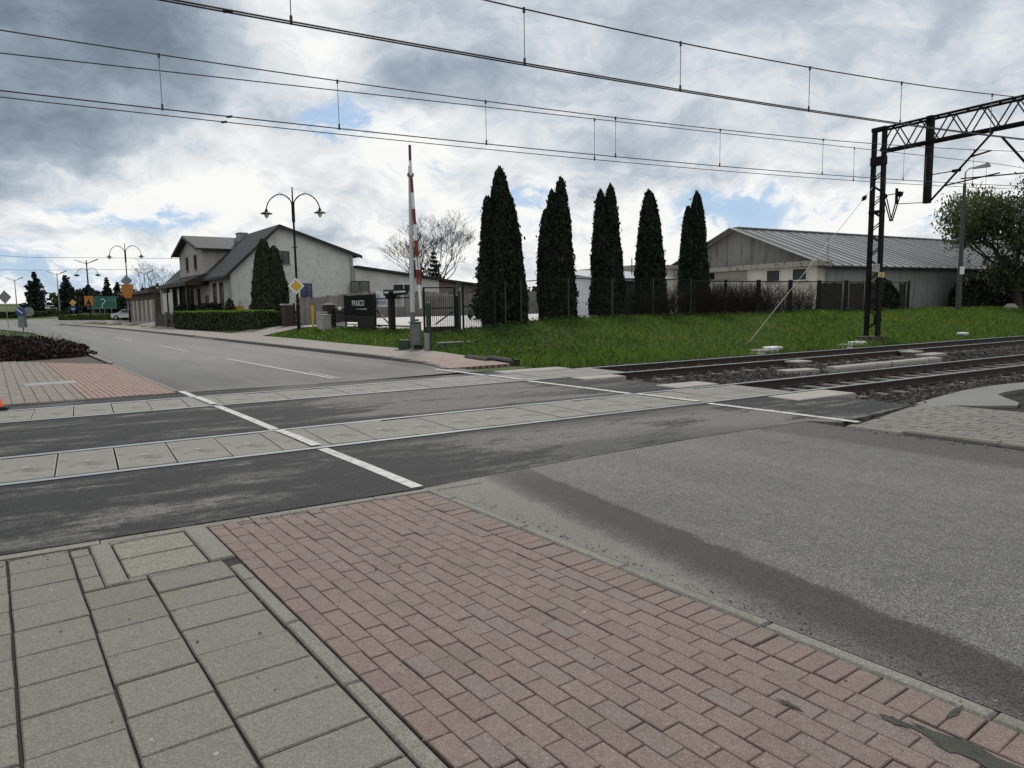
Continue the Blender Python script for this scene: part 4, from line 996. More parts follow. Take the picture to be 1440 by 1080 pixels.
fence_run('dark mesh fence with thin green posts in front of the thuja row', 16.75, 27.1, 2.59)
def leaf_gate(label, s0, s1, zoff, top, solid, brace):
    z = W((s0 + s1) / 2, FD) + zoff; t = thing('metal_gate', label, 'gate', T(s0, FD, z), RT); L = s1 - s0
    mb = MB()
    for h in (top, top * .52, .12): mb.bar((0, 0, h), (L, 0, h), .055, .05)
    mb.bar((0.02, 0, .0), (0.02, 0, top), .07); mb.bar((L - .02, 0, 0), (L - .02, 0, top), .07)
    mb.build('frame', M_black, t)
    mb = MB()
    for i in range(int(L / .085)): mb.bar((.06 + i * .085, .0, .12), (.06 + i * .085, 0, top * .98 if not solid else top * .80), .016)
    mb.build('pickets', M_black, t)
    if brace: MB().bar((L * .35, -.03, .25), (L * .9, -.03, .75), .05).build('brace', M_black, t)
    if solid: MB().box(.03, -.04, -.42, L - .03, .03, .10).build('kick_panel', M_dark, t)
    return t
leaf_gate('tall black picket gate leaf right of the barrier with a solid foot panel', 12.05, 13.5, .25, 1.75, True, True)
leaf_gate('black picket gate leaf between the green gate post and the widest thuja', 13.85, 15.45, .05, 2.0, False, False)
g1 = thing('gate_post', 'dark green steel gate post between the two gate leaves', 'gate post', T(13.68, FD, W(13.7, FD)), RT)
MB().bar((0, 0, -.3), (0, 0, 2.15), .11).build('post', M_green, g1); MB().tube([(.0, -.08, 1.8), (0, -.08, 1.95)], .05, 8).build('hinge', M_galv, g1); MB().box(-.2, -.06, -.2, -.08, .06, 1.6).build('stile', M_black, g1)
for s_, lab in ((15.9, 'thin pale fence post standing against the left half of the widest thuja'),):
    p = T(s_, FD - .1, W(s_, FD)); o = MB().bar((0, 0, -.3), (0, 0, 2.0), .055).bar((0, 0, 2.0), (0, 0, 2.04), .075).build('fence_post', M_green, None); o.location = p; tag(o, lab, 'fence post')
# overgrown rusty part of the fence
M_rust = simple('rusty dark fence', (0.022, 0.016, 0.013), .85, .5, dirt=((.05, .03, .02), 2.0, .55))
M_sheet = simple('dark weathered fence sheet', (0.020, 0.019, 0.018), .85, .5, scale=2, dirt=((.045, .035, .03), 1.5, .55))
t = thing('rusty_fence', 'dark rusty fence overgrown with bare twigs in front of the corrugated shed', 'fence', (0, 0, 0))
ss_ = [27.3, 29.6, 32.2, 34.9, 37.5, 40.1, 42.2, 46.8]; mr = MB(); ms = MB(); mw = MB()
for i, s_ in enumerate(ss_):
    p = T(s_, FD, W(s_, FD)); w = .15 if i in (2, 3, 4, 5) else .09
    MB().hexa([(p[0] - w, p[1] - .06, p[2] - .3), (p[0] + w, p[1] - .06, p[2] - .3), (p[0] + w, p[1] + .06, p[2] - .3), (p[0] - w, p[1] + .06, p[2] - .3)] +
              [(p[0] - w * .7 + .05, p[1] - .05, p[2] + 1.95), (p[0] + w * .7 + .05, p[1] - .05, p[2] + 1.95), (p[0] + w * .7 + .05, p[1] + .05, p[2] + 1.95), (p[0] - w * .7 + .05, p[1] + .05, p[2] + 1.95)]).build('post', M_black, t)
    if i < len(ss_) - 1:
        q = T(ss_[i + 1], FD, W(ss_[i + 1], FD))
        for h in (1.86, .15): MB().bar((p[0], p[1], p[2] + h), (q[0], q[1], q[2] + h), .06).build('rail', M_rust, t)
        for j in range(1, 14): mw.bar((p[0], p[1], p[2] + .15 + j * .12), (q[0], q[1], q[2] + .15 + j * .12), .008)
        for j in range(1, 20): f = j / 20; mw.bar((p[0] + (q[0] - p[0]) * f, p[1] + (q[1] - p[1]) * f, p[2] + .15), (p[0] + (q[0] - p[0]) * f, p[1] + (q[1] - p[1]) * f, p[2] + 1.86), .008)
    if i in (4, 5, 6):
        sh = {4: [(37.7, 39.9)], 5: [(40.6, 42.1)], 6: [(42.3, 44.2), (45.9, 46.7)]}[i]
        for a, b_ in sh:
            k = int((b_ - a) / .19); ms = MB()
            for j in range(k):
                c0_ = a + (b_ - a) * j / k; c1_ = a + (b_ - a) * (j + 1) / k; hh = 1.80 + random.uniform(-.03, .03); za = W(c0_, FD)
                ms.hexa([T(c0_, FD + .05, za - .1), T(c1_ - .01, FD + .05 + .02, za - .1), T(c1_ - .01, FD + .08, za - .1), T(c0_, FD + .075, za - .1), T(c0_, FD + .05, za + hh), T(c1_ - .01, FD + .07, za + hh), T(c1_ - .01, FD + .08, za + hh), T(c0_, FD + .075, za + hh)])
            ms.build('sheet_panel', M_sheet, t)
mw.build('wire_mesh', M_rust, t)
# tangle of bare twigs growing along it
M_twig = simple('dark bare twigs', (0.022, 0.017, 0.014), .9, .4)
random.seed(21)
def brush(label, s0, s1, d0, d1, n, h, m):
    t = thing('bare_hedge', label, 'hedge', T((s0 + s1) / 2, (d0 + d1) / 2, W((s0 + s1) / 2, (d0 + d1) / 2)), RT); mb = MB()
    for i in range(n):
        x = random.uniform(-(s1 - s0) / 2, (s1 - s0) / 2); y = random.uniform(-(d1 - d0) / 2, (d1 - d0) / 2); hh = h * random.uniform(.55, 1.12)
        p = Vector((x, y, -.05)); d = Vector((random.gauss(0, .22), random.gauss(0, .2), 1)); pts = [p]
        for k in range(4): d = (d + Vector((random.gauss(0, .22), random.gauss(0, .2), 0))).normalized(); pts.append(pts[-1] + d * hh / 4)
        mb.tube(pts, [.016, .012, .010, .007, .004], 3, cap=False)
        for k in range(3):
            b0 = pts[random.choice([1, 2, 3])]; e = Vector((random.gauss(0, .6), random.gauss(0, .5), random.uniform(.3, 1))).normalized(); L = random.uniform(.25, .6)
            mb.tube([b0, b0 + e * L * .5, b0 + (e + Vector((random.gauss(0, .3), 0, .2))) * L], [.008, .006, .003], 3, cap=False)
    mb.build('twigs', m, t); return t
brush('dense dark bare hedge on the fence between the last thuja and the leaning posts', 27.2, 33.4, 27.1, 27.9, 900, 2.0, M_twig)
brush('thin bare hedge on the fence in front of the cream shed annex', 33.4, 37.6, 27.1, 27.7, 260, 1.9, simple('greyish bare twigs', (.045, .040, .034), .9, .4))
brush('sparse bare twigs on the mesh fence between the slim thujas', 23.9, 27.2, 27.1, 27.6, 200, 1.9, M_twig)
bh = thing('ivy_bush', 'dark ivy covered bush leaning over the fence behind the mast', 'bush', T(44.9, 27.3, W(44.9, 27.3)), RT)
P, N = dome_points(2200, (1.0, .6), 2.0, 4); V, F = leaf_cards(P, .16 * (.6 + .6 * RNG.random(len(P))), N, .7); np_mesh('leaves', V, F, M_thuja, bh); MB().tube([(0, 0, -.2), (0, 0, 1.2)], .1, 6).build('stem', M_bark, bh)

# ================================================================== FENCE AND GATE ALONG THE ROAD
VG = 15.9
def UG(u, v): p = U(u, v); return (p[0], p[1], gz(p))
gt = thing('sliding_gate', 'long black sliding gate with a diagonal stay between the barrier and the black banner', 'gate', UG(29.6, VG), RU)
mb = MB(); L = 4.0
for h in (1.62, .30, .05): mb.bar((-0.35, -.6, h), (0, L, h), .06)
mb.bar((0, L, .0), (0, L, 1.65), .08); mb.bar((-.35, -.6, 0), (-.35, -.6, 1.65), .08); mb.bar((0, L, 1.15), (-.1, 1.5, .05), .06)
for i in range(30): f = i / 30; mb.bar((-.35 + .35 * f, -.6 + (L + .6) * f, .30), (-.35 + .35 * f, -.6 + (L + .6) * f, .05), .014)
mb.build('gate_frame', M_black, gt)
pp = thing('gate_pillar', 'slim dark gate pillar with a flared cap left of the barrier', 'pillar', UG(31.2, 15.65), RU)
MB().bbox(-.13, -.13, -.2, .13, .13, 1.62, .02).build('shaft', M_dark, pp); MB().hexa([(-.14, -.14, 1.62), (.14, -.14, 1.62), (.14, .14, 1.62), (-.14, .14, 1.62), (-.26, -.26, 1.80), (.26, -.26, 1.80), (.26, .26, 1.80), (-.26, .26, 1.80)]).sphere((0, 0, 1.9), .13, 8).build('cap', M_dark, pp)
bn = thing('black_banner', 'black banner with white lettering on the yard fence', 'banner', UG(35.6, VG), RU)
# local: y along the fence, camera side is -x
MB().box(-.02, -1.9, .75, .02, 1.85, 1.86).build('sheet', simple('black banner cloth', (.006, .006, .007), .8, .3, spec=.1), bn)
mb = MB(); mb.bar((.06, -1.95, -.1), (.06, -1.95, 1.9), .07); mb.bar((.06, 1.9, -.1), (.06, 1.9, 1.9), .07)
for h in (.12, .3, .45): mb.bar((.06, -1.95, h), (.06, 1.9, h), .05)
mb.build('frame', M_dark, bn)
MB().box(.03, -1.95, .42, .06, 1.9, .74).box(-.03, -1.95, -.1, .03, .1, .75).build('lower_sheet', M_dark, bn)
M_wtext = simple('white lettering', (.6, .6, .6), .6, .1)
text_mesh('lettering', 'PRASCO', .42, (-.026, -.05, 1.42), (pi / 2, 0, -pi / 2), M_wtext, bn, .003)
MB().hexa([(-.026, -1.1, 1.10), (-.022, -1.1, 1.10), (-.022, .25, 1.12), (-.026, .25, 1.12), (-.026, -1.1, 1.14), (-.022, -1.1, 1.14), (-.022, .25, 1.13), (-.026, .25, 1.13)]).build('swoosh', M_wtext, bn)
wb = thing('white_banner', 'white advertising banner with a dark red and white strip hung on the yard gate', 'banner', UG(32.4, 16.05), RU)
MB().box(-.01, -1.7, 1.22, .01, 1.3, 2.02).build('sheet', simple('white banner cloth', (.58, .58, .62), .6, .1), wb)
M_purple = simple('violet print', (.10, .08, .22), .6, .2)
text_mesh('lettering', 'P-', .38, (-.014, .93, 1.71), (pi / 2, 0, -pi / 2), simple('dark print', (.03, .03, .05), .6, .2), wb, .002)
mb = MB()
for r_, (ya, yb_) in enumerate([(.05, 1.2), (.1, 1.2), (.2, 1.2)]):
    y = ya
    while y < yb_: w = random.uniform(.05, .14); mb.box(-.016, y, 1.34 + r_ * .06, -.012, min(y + w, yb_), 1.375 + r_ * .06); y += w + .035
mb.build('small_print', M_purple, wb)
st_ = MB().box(-.05, -2.2, 1.78, -.02, .35, 2.06).build('dark_strip', M_black, wb)
mb = MB(); y = -2.0
while y < .2: w = random.uniform(.07, .2); mb.box(-.056, y, 1.88, -.052, min(y + w, .25), 1.97); y += w + .03
mb.build('strip_print', M_wtext, st_); MB().box(-.03, -1.4, 1.66, -.012, .2, 1.72).build('red_bar', M_red, wb)
MB().box(-.016, -.9, 1.32, -.012, -.3, 1.55).build('picture', simple('pale picture', (.5, .52, .45), .6, .3), wb)
p1 = thing('brick_pillar', 'dark brick gate pillar right of the yellow post', 'pillar', UG(39.7, 15.9), RU)
M_dbrick = simple('dark brown clinker', (.035, .022, .020), .85, .4, scale=6)
MB().bbox(-.28, -.28, -.2, .28, .28, 1.38, .01).build('shaft', M_dbrick, p1); MB().hexa([(-.36, -.36, 1.38), (.36, -.36, 1.38), (.36, .36, 1.38), (-.36, .36, 1.38), (-.06, -.06, 1.52), (.06, -.06, 1.52), (.06, .06, 1.52), (-.06, .06, 1.52)]).build('cap', M_concd, p1)
lw = thing('black_fence', 'low black picket fence with a round lamp between the brick pillar and the banner', 'fence', UG(38.3, 16.0), RU)
mb = MB()
for h in (1.15, .95, .12): mb.bar((0, -.9, h), (0, 1.1, h), .05)
for i in range(16): mb.bar((0, -.9 + i * .13, .05), (0, -.9 + i * .13, 1.15), .03)
mb.build('panel', M_black, lw); MB().sphere((-.15, -.35, 1.15), .11, 10).build('round_lamp', M_white, lw)
yp = MB().bar((0, 0, -.2), (0, 0, 1.36), .14, .10).bar((0, 0, 1.36), (0, 0, 1.40), .10, .07).build('yellow_post', M_yellow); yp.location = UG(41.5, 15.6); yp.rotation_euler = (0, 0, RU); tag(yp, 'bright yellow marker post left of the brick gate pillar', 'post')
p2 = thing('brick_pillar', 'dark gate pillar with pale cap at the right end of the clipped hedge', 'pillar', UG(46.2, 15.7), RU)
MB().bbox(-.3, -.3, -.2, .3, .3, 1.42, .01).build('shaft', M_dbrick, p2); MB().bbox(-.38, -.38, 1.42, .38, .38, 1.52, .03).build('cap', M_conc, p2)
p3 = MB().bar((0, 0, -.2), (0, 0, 1.55), .10).bar((-.04, 0, .4), (-.04, 0, .9), .04).build('gate_stile', M_black); p3.location = UG(45.1, 15.75); tag(p3, 'slim black gate stile beside the pale capped pillar', 'gate post')
for lab, u, v, w, dpt, h in [('taller speckled grey meter cabinet beside the dark brick pillar', 38.9, 15.15, .62, .4, .98), ('lower grey meter cabinet on the grass in front of the black fence', 37.95, 14.95, .72, .42, .86)]:
    cb = thing('meter_cabinet', lab, 'cabinet', UG(u, v), RU)
    M_cab = simple('stained cabinet plastic', (.30, .30, .27), .7, .35, scale=6, dirt=((.14, .13, .11), 6, .52))
    MB().bbox(-dpt / 2, -w / 2, -.1, dpt / 2, w / 2, h, .02).build('body', M_cab, cb); MB().bbox(-dpt / 2 - .03, -w / 2 - .03, h + .002, dpt / 2 + .03, w / 2 + .03, h + .05, .02).build('lid', M_cab, cb)
    MB().box(-dpt / 2 - .014, -w / 2 + .05, .12, -dpt / 2 - .002, -.01, h - .06).build('door', M_cab, cb); MB().box(-dpt / 2 - .014, .01, .12, -dpt / 2 - .002, w / 2 - .05, h - .06).build('door', M_cab, cb)
# weathered plank fence around the yard
M_plank = mat_planks('weathered grey planks', (.165, .158, .150))
pf = thing('plank_fence', 'long weathered grey plank fence behind the yard', 'fence', (0, 0, 0)); mb = MB(); v = 17.2; mr = MB(); last = None
while v < 39:
    p = UG(48.7, v); h = 1.95 + random.uniform(-.07, .05) - .25 * float(sm(np.array((v - 26) / 6))); w = .125
    a = U(48.7, v); b_ = U(48.7, v + w - .008); a2 = U(48.73, v); b2 = U(48.73, v + w - .008)
    mb.hexa([(a[0], a[1], p[2] - .1), (b_[0], b_[1], p[2] - .1), (b2[0], b2[1], p[2] - .1), (a2[0], a2[1], p[2] - .1), (a[0], a[1], p[2] + h), (b_[0], b_[1], p[2] + h), (b2[0], b2[1], p[2] + h), (a2[0], a2[1], p[2] + h)])
    v += w
for h in (.4, 1.5): MB().bar((*U(48.79, 17.2)[:2], UG(48.7, 17.2)[2] + h), (*U(48.79, 39)[:2], UG(48.7, 39)[2] + h), .08).build('rail', M_plank, pf)
mb.build('planks', M_plank, pf)
pf2 = thing('plank_fence', 'weathered plank fence at the back of the yard right of the outbuildings', 'fence', (0, 0, 0)); mb = MB(); mr = MB()
for i in range(90):
    f = i / 90; x = 0.6 + 8.4 * f; y = 61.5 - 3.0 * f; z = gz((x, y)); h = 1.9 + random.uniform(-.05, .05)
    mb.box(x, y, z - .1, x + .085, y + .03, z + h)
mr.bar((.6, 61.57, gz((.6, 61.5)) + .5), (9, 58.57, gz((9, 58.5)) + .5), .08); mb.build('planks', M_plank, pf2); mr.build('rail', M_plank, pf2)

# ================================================================== THE BARRIER
M_grey = simple('grey machine casing', (.10, .105, .11), .55, .25, scale=4, dirt=((.05, .045, .04), 4, .6))
bp = U(22.2, 12.05); bz = .09
ba = thing('crossing_barrier', 'raised railway crossing barrier with a red and white arm on its grey drive box', 'barrier', (bp[0], bp[1], bz), 0)
ff = simple('barrier foundation', (.10, .095, .09), .9, .3)
MB().bbox(-.75, -.35, -.35, .5, .4, .03, .02).build('foundation', ff, ba)
MB().bbox(-.19, -.17, .18, .17, .17, .95, .03).box(-.24, -.2, .95, .2, .2, .99).build('drive_box', M_grey, ba)
MB().box(-.12, -.176, .3, .1, -.172, .8).box(.07, -.185, .55, .09, -.176, .62).build('door', simple('grey casing door', (.12, .125, .13), .5, .2), ba)
MB().bbox(-.06, -.16, .03, .22, .16, .18, .02).build('pedestal', M_dark, ba)
MB().bbox(-.60, -.16, .03, -.24, .18, .36, .03).build('counterweight', M_green, ba)
MB().box(-.7, -.3, -.02, -.1, .3, .02).build('base_plate', M_dark, ba)
MB().tube([(-.10, -.02, .99), (-.10, -.02, 1.32)], .085, 10).tube([(-.14, -.05, 1.03), (.12, -.05, 1.05)], .04, 8).build('shaft', M_grey, ba)
MB().tube([(-.10, -.0, 1.3), (-.03, 0, 6.3)], [.085, .062], 12).build('support_tube', simple('whitish barrier tube', (.42, .43, .44), .5, .15), ba)
# striped arm, thicker at the bottom, meeting the tube at the top
def arm_at(z): return Vector((-.005 + .21 * max(0, 6.45 - z) / 4.9, -.09, z))
zs = [1.45, 2.26, 2.78, 3.23, 3.78, 4.32, 4.85, 5.39, 5.97, 6.46]
for i, (a, b_) in enumerate(zip(zs[:-1], zs[1:])):
    fa = (a - 1) / 6.1; fb = (b_ - 1) / 6.1; ra = .088 - .036 * fa; rb = .088 - .036 * fb
    red = i % 2 == 1
    A_, B_ = arm_at(a), arm_at(b_)
    if i < 3:
        mb = MB()
        for e in (-.045, .05): mb.bar(A_ + Vector((e, 0, 0)), B_ + Vector((e, 0, 0)), .062, .05, (0, 1, 0))
        if i == 0: mb = MB().bar(A_, B_, .085, .06, (0, 1, 0))
    else: mb = MB().bar(A_, B_, ra * 1.45, ra * 1.1, (0, 1, 0))
    mb.build('arm_section', M_red if red else M_white, ba)
MB().bar(arm_at(6.465), arm_at(6.98), .085, .07, (0, 1, 0)).build('arm_tip', simple('faded dark red paint', (.10, .012, .014), .5, .2), ba)
MB().bar((-.12, -.04, 6.0), (.09, -.04, 6.0), .14, .1).build('clamp', M_grey, ba)
# separate green posts right of the barrier
gp = thing('green_post', 'round dark green post standing close to the right side of the barrier box', 'post', (bp[0] + .46, bp[1] - .1, .05), 0)
MB().tube([(0, 0, -.3), (0, 0, 1.62)], .085, 12).build('shaft', M_green, gp); MB().sphere((0, 0, 1.62), .086, 10).build('cap', M_green, gp)
MB().tube([(-.06, -.1, -.2), (-.06, -.1, .62)], .10, 10).build('stub_post', M_galv, gp)
bw = thing('low_barrier_wall', 'low dark retaining block with a pale top edge behind the green post', 'retaining wall', (bp[0] + 1.5, bp[1] + 1.6, gz((bp[0] + 1.5, bp[1] + 1.6)) - .1), RT)
MB().bbox(-1.0, -.12, -.2, .8, .12, .18, .02).build('wall', M_concd, bw); MB().box(-1.0, -.16, .182, .8, .16, .21).build('coping', M_conc, bw)
# old sleepers lying in the grass edge
M_log = mat_planks('old dark timber', (.045, .042, .040))
for lab, s_, d_, L in [('old dark timber log lying at the grass edge, left piece', 9.85, 18.3, .62), ('old dark timber log lying at the grass edge, right piece', 10.15, 17.35, .75)]:
    p = T(s_, d_, 0); o = MB().extr([(-.11, -.08), (.11, -.08), (.12, .04), (.06, .09), (-.06, .09), (-.12, .04)], (-L, 0, 0), (L, 0, 0)).build('timber_log', M_log); o.location = (p[0], p[1], gz(p) + .10); o.rotation_euler = (.05, .02, radians(-58)); tag(o, lab, 'log')

# ================================================================== HOUSE
hz = .30
hp = U(59.6, 15.8)
ho = thing('house', 'grey plastered house with a dark steep roof, front gable and stained side wall', 'house', (hp[0], hp[1], hz), RU)
M_wall = mat_plaster('stained grey house plaster', (.52, .52, .515), (.25, .245, .24), .5, True, 1.1)
M_wallf = mat_plaster('warm grey front plaster', (.34, .325, .30), (.16, .15, .14), .4)
M_roof = mat_roofsheet('dark grey tile sheet roof', (.030, .032, .038), .35, 1)
M_fascia = simple('dark fascia board', (.018, .017, .017), .7, .2)
LY = 24.5; XR, XE = 4.0, 10.5; ZE, ZR, ZB = 4.35, 8.05, 5.95
mb = MB()       # gable end wall with slope, front, rear
mb.hexa([(0, 0, -.5), (XR, 0, -.5), (XR, .3, -.5), (0, .3, -.5), (0, 0, ZE), (XR, 0, ZR), (XR, .3, ZR), (0, .3, ZE)])
mb.hexa([(XR, 0, -.5), (XE, 0, -.5), (XE, .3, -.5), (XR, .3, -.5), (XR, 0, ZR), (XE, 0, ZB), (XE, .3, ZB), (XR, .3, ZR)])
mb.build('gable_wall', M_wall, ho)
MB().box(0, .302, -.5, .3, LY, ZE - .02).box(XE - .3, .302, -.5, XE, LY, ZB - .05).hexa([(.3, LY - .3, -.5), (XE - .3, LY - .3, -.5), (XE - .3, LY, -.5), (.3, LY, -.5), (.3, LY - .3, ZE), (XE - .3, LY - .3, ZB), (XE - .3, LY, ZB), (.3, LY, ZE)]).build('wall', M_wallf, ho)
def roof_slab(mb, x0, z0, x1, z1, y0, y1, t=.16): return mb.hexa([(x0, y0, z0), (x1, y0, z1), (x1, y1, z1), (x0, y1, z0), (x0, y0, z0 + t), (x1, y0, z1 + t), (x1, y1, z1 + t), (x0, y1, z0 + t)])
k1 = (ZR - ZE) / XR; k2 = (ZR - ZB) / (XE - XR)
rf = roof_slab(roof_slab(MB(), -.55, ZE - .55 * k1, XR, ZR, -.45, LY + .4), XR + .002, ZR, XE + .65, ZB - .65 * k2, -.45, LY + .4).build('roof', M_roof, ho)
roof_slab(roof_slab(MB(), -.58, ZE - .58 * k1 - .13, XR, ZR - .10, -.50, -.452, .24), XR + .002, ZR - .10, XE + .68, ZB - .68 * k2 - .13, -.50, -.452, .24).build('verge_board', M_fascia, rf)
MB().box(-.66, -.45, ZE - .55 * k1 - .06, -.555, LY + .4, ZE - .55 * k1 + .07).build('gutter', M_fascia, rf)
MB().box(3.3, 8.6, ZR - .6, 4.0, 9.8, ZR + .20).box(3.23, 8.53, ZR + .202, 4.07, 9.87, ZR + .28).build('chimney', M_conc, rf)
def window(par, x, y, z, w, h, ax, name='window', frame=M_frame, dep=.06, mull=1, gl=None):
    """ax 'x': in a wall facing -x, w along y;  ax 'y': wall facing -y, w along x. (x, y, z) centre on wall face"""
    def bx(mb, a0, a1, z0, z1, o0, o1):
        return mb.box(x - o1, y + a0, z + z0, x - o0, y + a1, z + z1) if ax == 'x' else mb.box(x + a0, y - o1, z + z0, x + a1, y - o0, z + z1)
    wd = bx(MB(), -w / 2 + .05, w / 2 - .05, -h / 2 + .05, h / 2 - .05, -.02, .012).build(name, gl or M_glass, par)
    mb = MB(); bx(mb, -w / 2, -w / 2 + .06, -h / 2, h / 2, 0, dep); bx(mb, w / 2 - .06, w / 2, -h / 2, h / 2, 0, dep); bx(mb, -w / 2 + .06, w / 2 - .06, h / 2 - .06, h / 2, 0, dep); bx(mb, -w / 2 + .06, w / 2 - .06, -h / 2, -h / 2 + .06, 0, dep)
    for i in range(mull): c = -w / 2 + w * (i + 1) / (mull + 1); bx(mb, c - .035, c + .035, -h / 2 + .06, h / 2 - .06, .013, dep)
    mb.build('frame', frame, wd); bx(MB(), -w / 2 - .08, w / 2 + .08, -h / 2 - .07, -h / 2 - .005, 0, .14).build('sill', M_conc, wd); return wd
M_brown = simple('brown window frame', (.05, .035, .025), .6, .2)
# gable windows (local y = 0 face)
window(ho, 4.3, 0, 5.55, 1.05, 1.05, 'y', frame=M_brown, mull=1)
window(ho, 6.15, 0, 2.75, 1.0, 1.35, 'y', frame=M_brown, mull=1, gl=glass('blue tinted window', (.03, .05, .11)))
window(ho, 10.9, -.36, 3.05, 1.8, 1.2, 'y', frame=M_brown, mull=1, gl=glass('greenish window', (.05, .06, .045)))
# front windows (face x = 0)
for y, z, w, h, nm in [(5.1, 2.6, 1.1, 2.0, 'window'), (2.9, 2.6, 1.1, 2.0, 'window'), (20.8, 2.6, 1.1, 1.9, 'window'), (17.4, 2.6, 1.1, 1.9, 'window'), (13.6, 2.3, 1.0, 2.0, 'window'), (10.9, 2.3, 1.0, 2.0, 'window')]:
    window(ho, 0, y, z, w, h, 'x', nm, M_brown)
dr = MB().box(-.03, 7.4, .2, .02, 8.6, 2.6).build('door', M_brown, ho); MB().box(-.07, 7.5, 1.3, -.032, 7.56, 1.5).build('handle', M_galv, dr)
# front gable (dormer): wall flush with the front
Y0, Y1 = 8.4, 18.0; ZD, ZDR = 6.75, 8.1; YM = (Y0 + Y1) / 2
dm = MB().hexa([(-.06, Y0, 4.0), (3.6, Y0, 4.0), (3.6, YM, 4.0), (-.06, YM, 4.0), (-.06, Y0, ZD), (3.6, Y0, ZD), (3.6, YM, ZDR), (-.06, YM, ZDR)]).hexa([(-.06, YM, 4.0), (3.6, YM, 4.0), (3.6, Y1, 4.0), (-.06, Y1, 4.0), (-.06, YM, ZDR), (3.6, YM, ZDR), (3.6, Y1, ZD), (-.06, Y1, ZD)]).build('front_gable', M_wallf, ho)
def rslab_y(mb, y0, z0, y1, z1, x0, x1, t=.16): return mb.hexa([(x0, y0, z0), (x1, y0, z0), (x1, y1, z1), (x0, y1, z1), (x0, y0, z0 + t), (x1, y0, z0 + t), (x1, y1, z1 + t), (x0, y1, z1 + t)])
kd = (ZDR - ZD) / (YM - Y0)
dr_ = rslab_y(rslab_y(MB(), Y0 - .6, ZD - .6 * kd + .01, YM, ZDR + .01, -.65, 4.0), YM + .002, ZDR + .01, Y1 + .6, ZD - .6 * kd + .01, -.65, 4.0).build('front_gable_roof', M_roof, ho)
rslab_y(rslab_y(MB(), Y0 - .62, ZD - .62 * kd - .12, YM, ZDR - .1, -.70, -.652, .25), YM + .002, ZDR - .1, Y1 + .62, ZD - .62 * kd - .12, -.70, -.652, .25).build('verge_board', M_fascia, dr_)
for y in (11.2, 14.6): window(ho, -.06, y, 5.7, .95, 1.35, 'x', 'window', M_brown)
# porch with dark canopy and posts
cn = MB().hexa([(-2.0, 7.0, 3.45), (-.08, 7.0, 3.45), (-.08, 19.0, 3.45), (-2.0, 19.0, 3.45), (-2.0, 7.0, 3.75), (-.08, 7.0, 4.55), (-.08, 19.0, 4.55), (-2.0, 19.0, 3.75)]).build('porch_canopy', simple('dark canopy sheet', (.022, .018, .016), .7, .3), ho)
for y in (7.3, 10.2, 13.0, 15.8, 18.7): MB().box(-1.85, y - .13, -.3, -1.6, y + .13, 3.45).build('porch_post', M_black if y < 16 else M_wallf, ho)
MB().box(-1.75, 13.2, -.3, -1.65, 18.5, 3.0).box(-1.75, 10.5, -.3, -1.65, 11.2, 3.0).build('porch_screen', simple('pale porch panel', (.42, .41, .38), .8, .15), ho)
MB().tube([(-.10, -.12, -.4), (-.10, -.12, ZE - .9), (-.5, -.12, ZE - .62)], .055, 8).build('downpipe', M_galv, ho)
MB().tube([(XE - .25, -.09, -.4), (XE - .25, -.09, ZB - .3)], .05, 8).build('downpipe', M_galv, ho)
# long outbuilding attached to the rear of the gable side
an = thing('outbuilding', 'long low grey outbuilding with a sloping dark roof behind the plank fence', 'outbuilding', (hp[0], hp[1], hz), RU)
mb = MB(); x0, x1, x2 = XE + .02, 19.0, 26.0
mb.hexa([(x0, -.35, -.5), (x1, -.35, -.5), (x1, 5, -.5), (x0, 5, -.5), (x0, -.35, 4.75), (x1, -.35, 3.75), (x1, 5, 3.75), (x0, 5, 4.75)])
mb.build('wall', mat_plaster('pale grey outbuilding plaster', (.50, .49, .48), (.27, .26, .25), .4, False, 1.0), an)
MB().hexa([(x1 + .01, -.2, -.5), (x2, -.2, -.5), (x2, 5, -.5), (x1 + .01, 5, -.5), (x1 + .01, -.2, 3.7), (x2, -.2, 2.9), (x2, 5, 2.9), (x1 + .01, 5, 3.7)]).build('board_wall', mat_planks('grey brown shed boards', (.15, .13, .12)), an)
for nm, a, b_, za, zb_, yy in [('roof', x0, x1 + .1, 4.76, 3.76, -.75), ('lower_roof', x1 + .12, x2 + .5, 3.72, 2.9, -.6)]:
    MB().hexa([(a, yy, za), (b_, yy, zb_), (b_, 5.4, zb_), (a, 5.4, za), (a, yy, za + .22), (b_, yy, zb_ + .22), (b_, 5.4, zb_ + .22), (a, 5.4, za + .22)]).build(nm, M_fascia, an)
window(an, 15.2, -.35, 2.85, 2.2, 1.1, 'y', frame=M_frame, mull=1); 
window(an, 20.3, -.2, 2.2, .8, .8, 'y', frame=M_brown, mull=0); window(an, 23.6, -.2, 2.3, .9, .5, 'y', frame=M_brown, mull=0)
d2 = MB().box(17.3, -.39, -.4, 18.3, -.355, 2.5).build('door', simple('grey green door', (.16, .20, .20), .6, .2), an); MB().box(18.1, -.43, 1.0, 18.2, -.392, 1.1).build('handle', M_galv, d2)
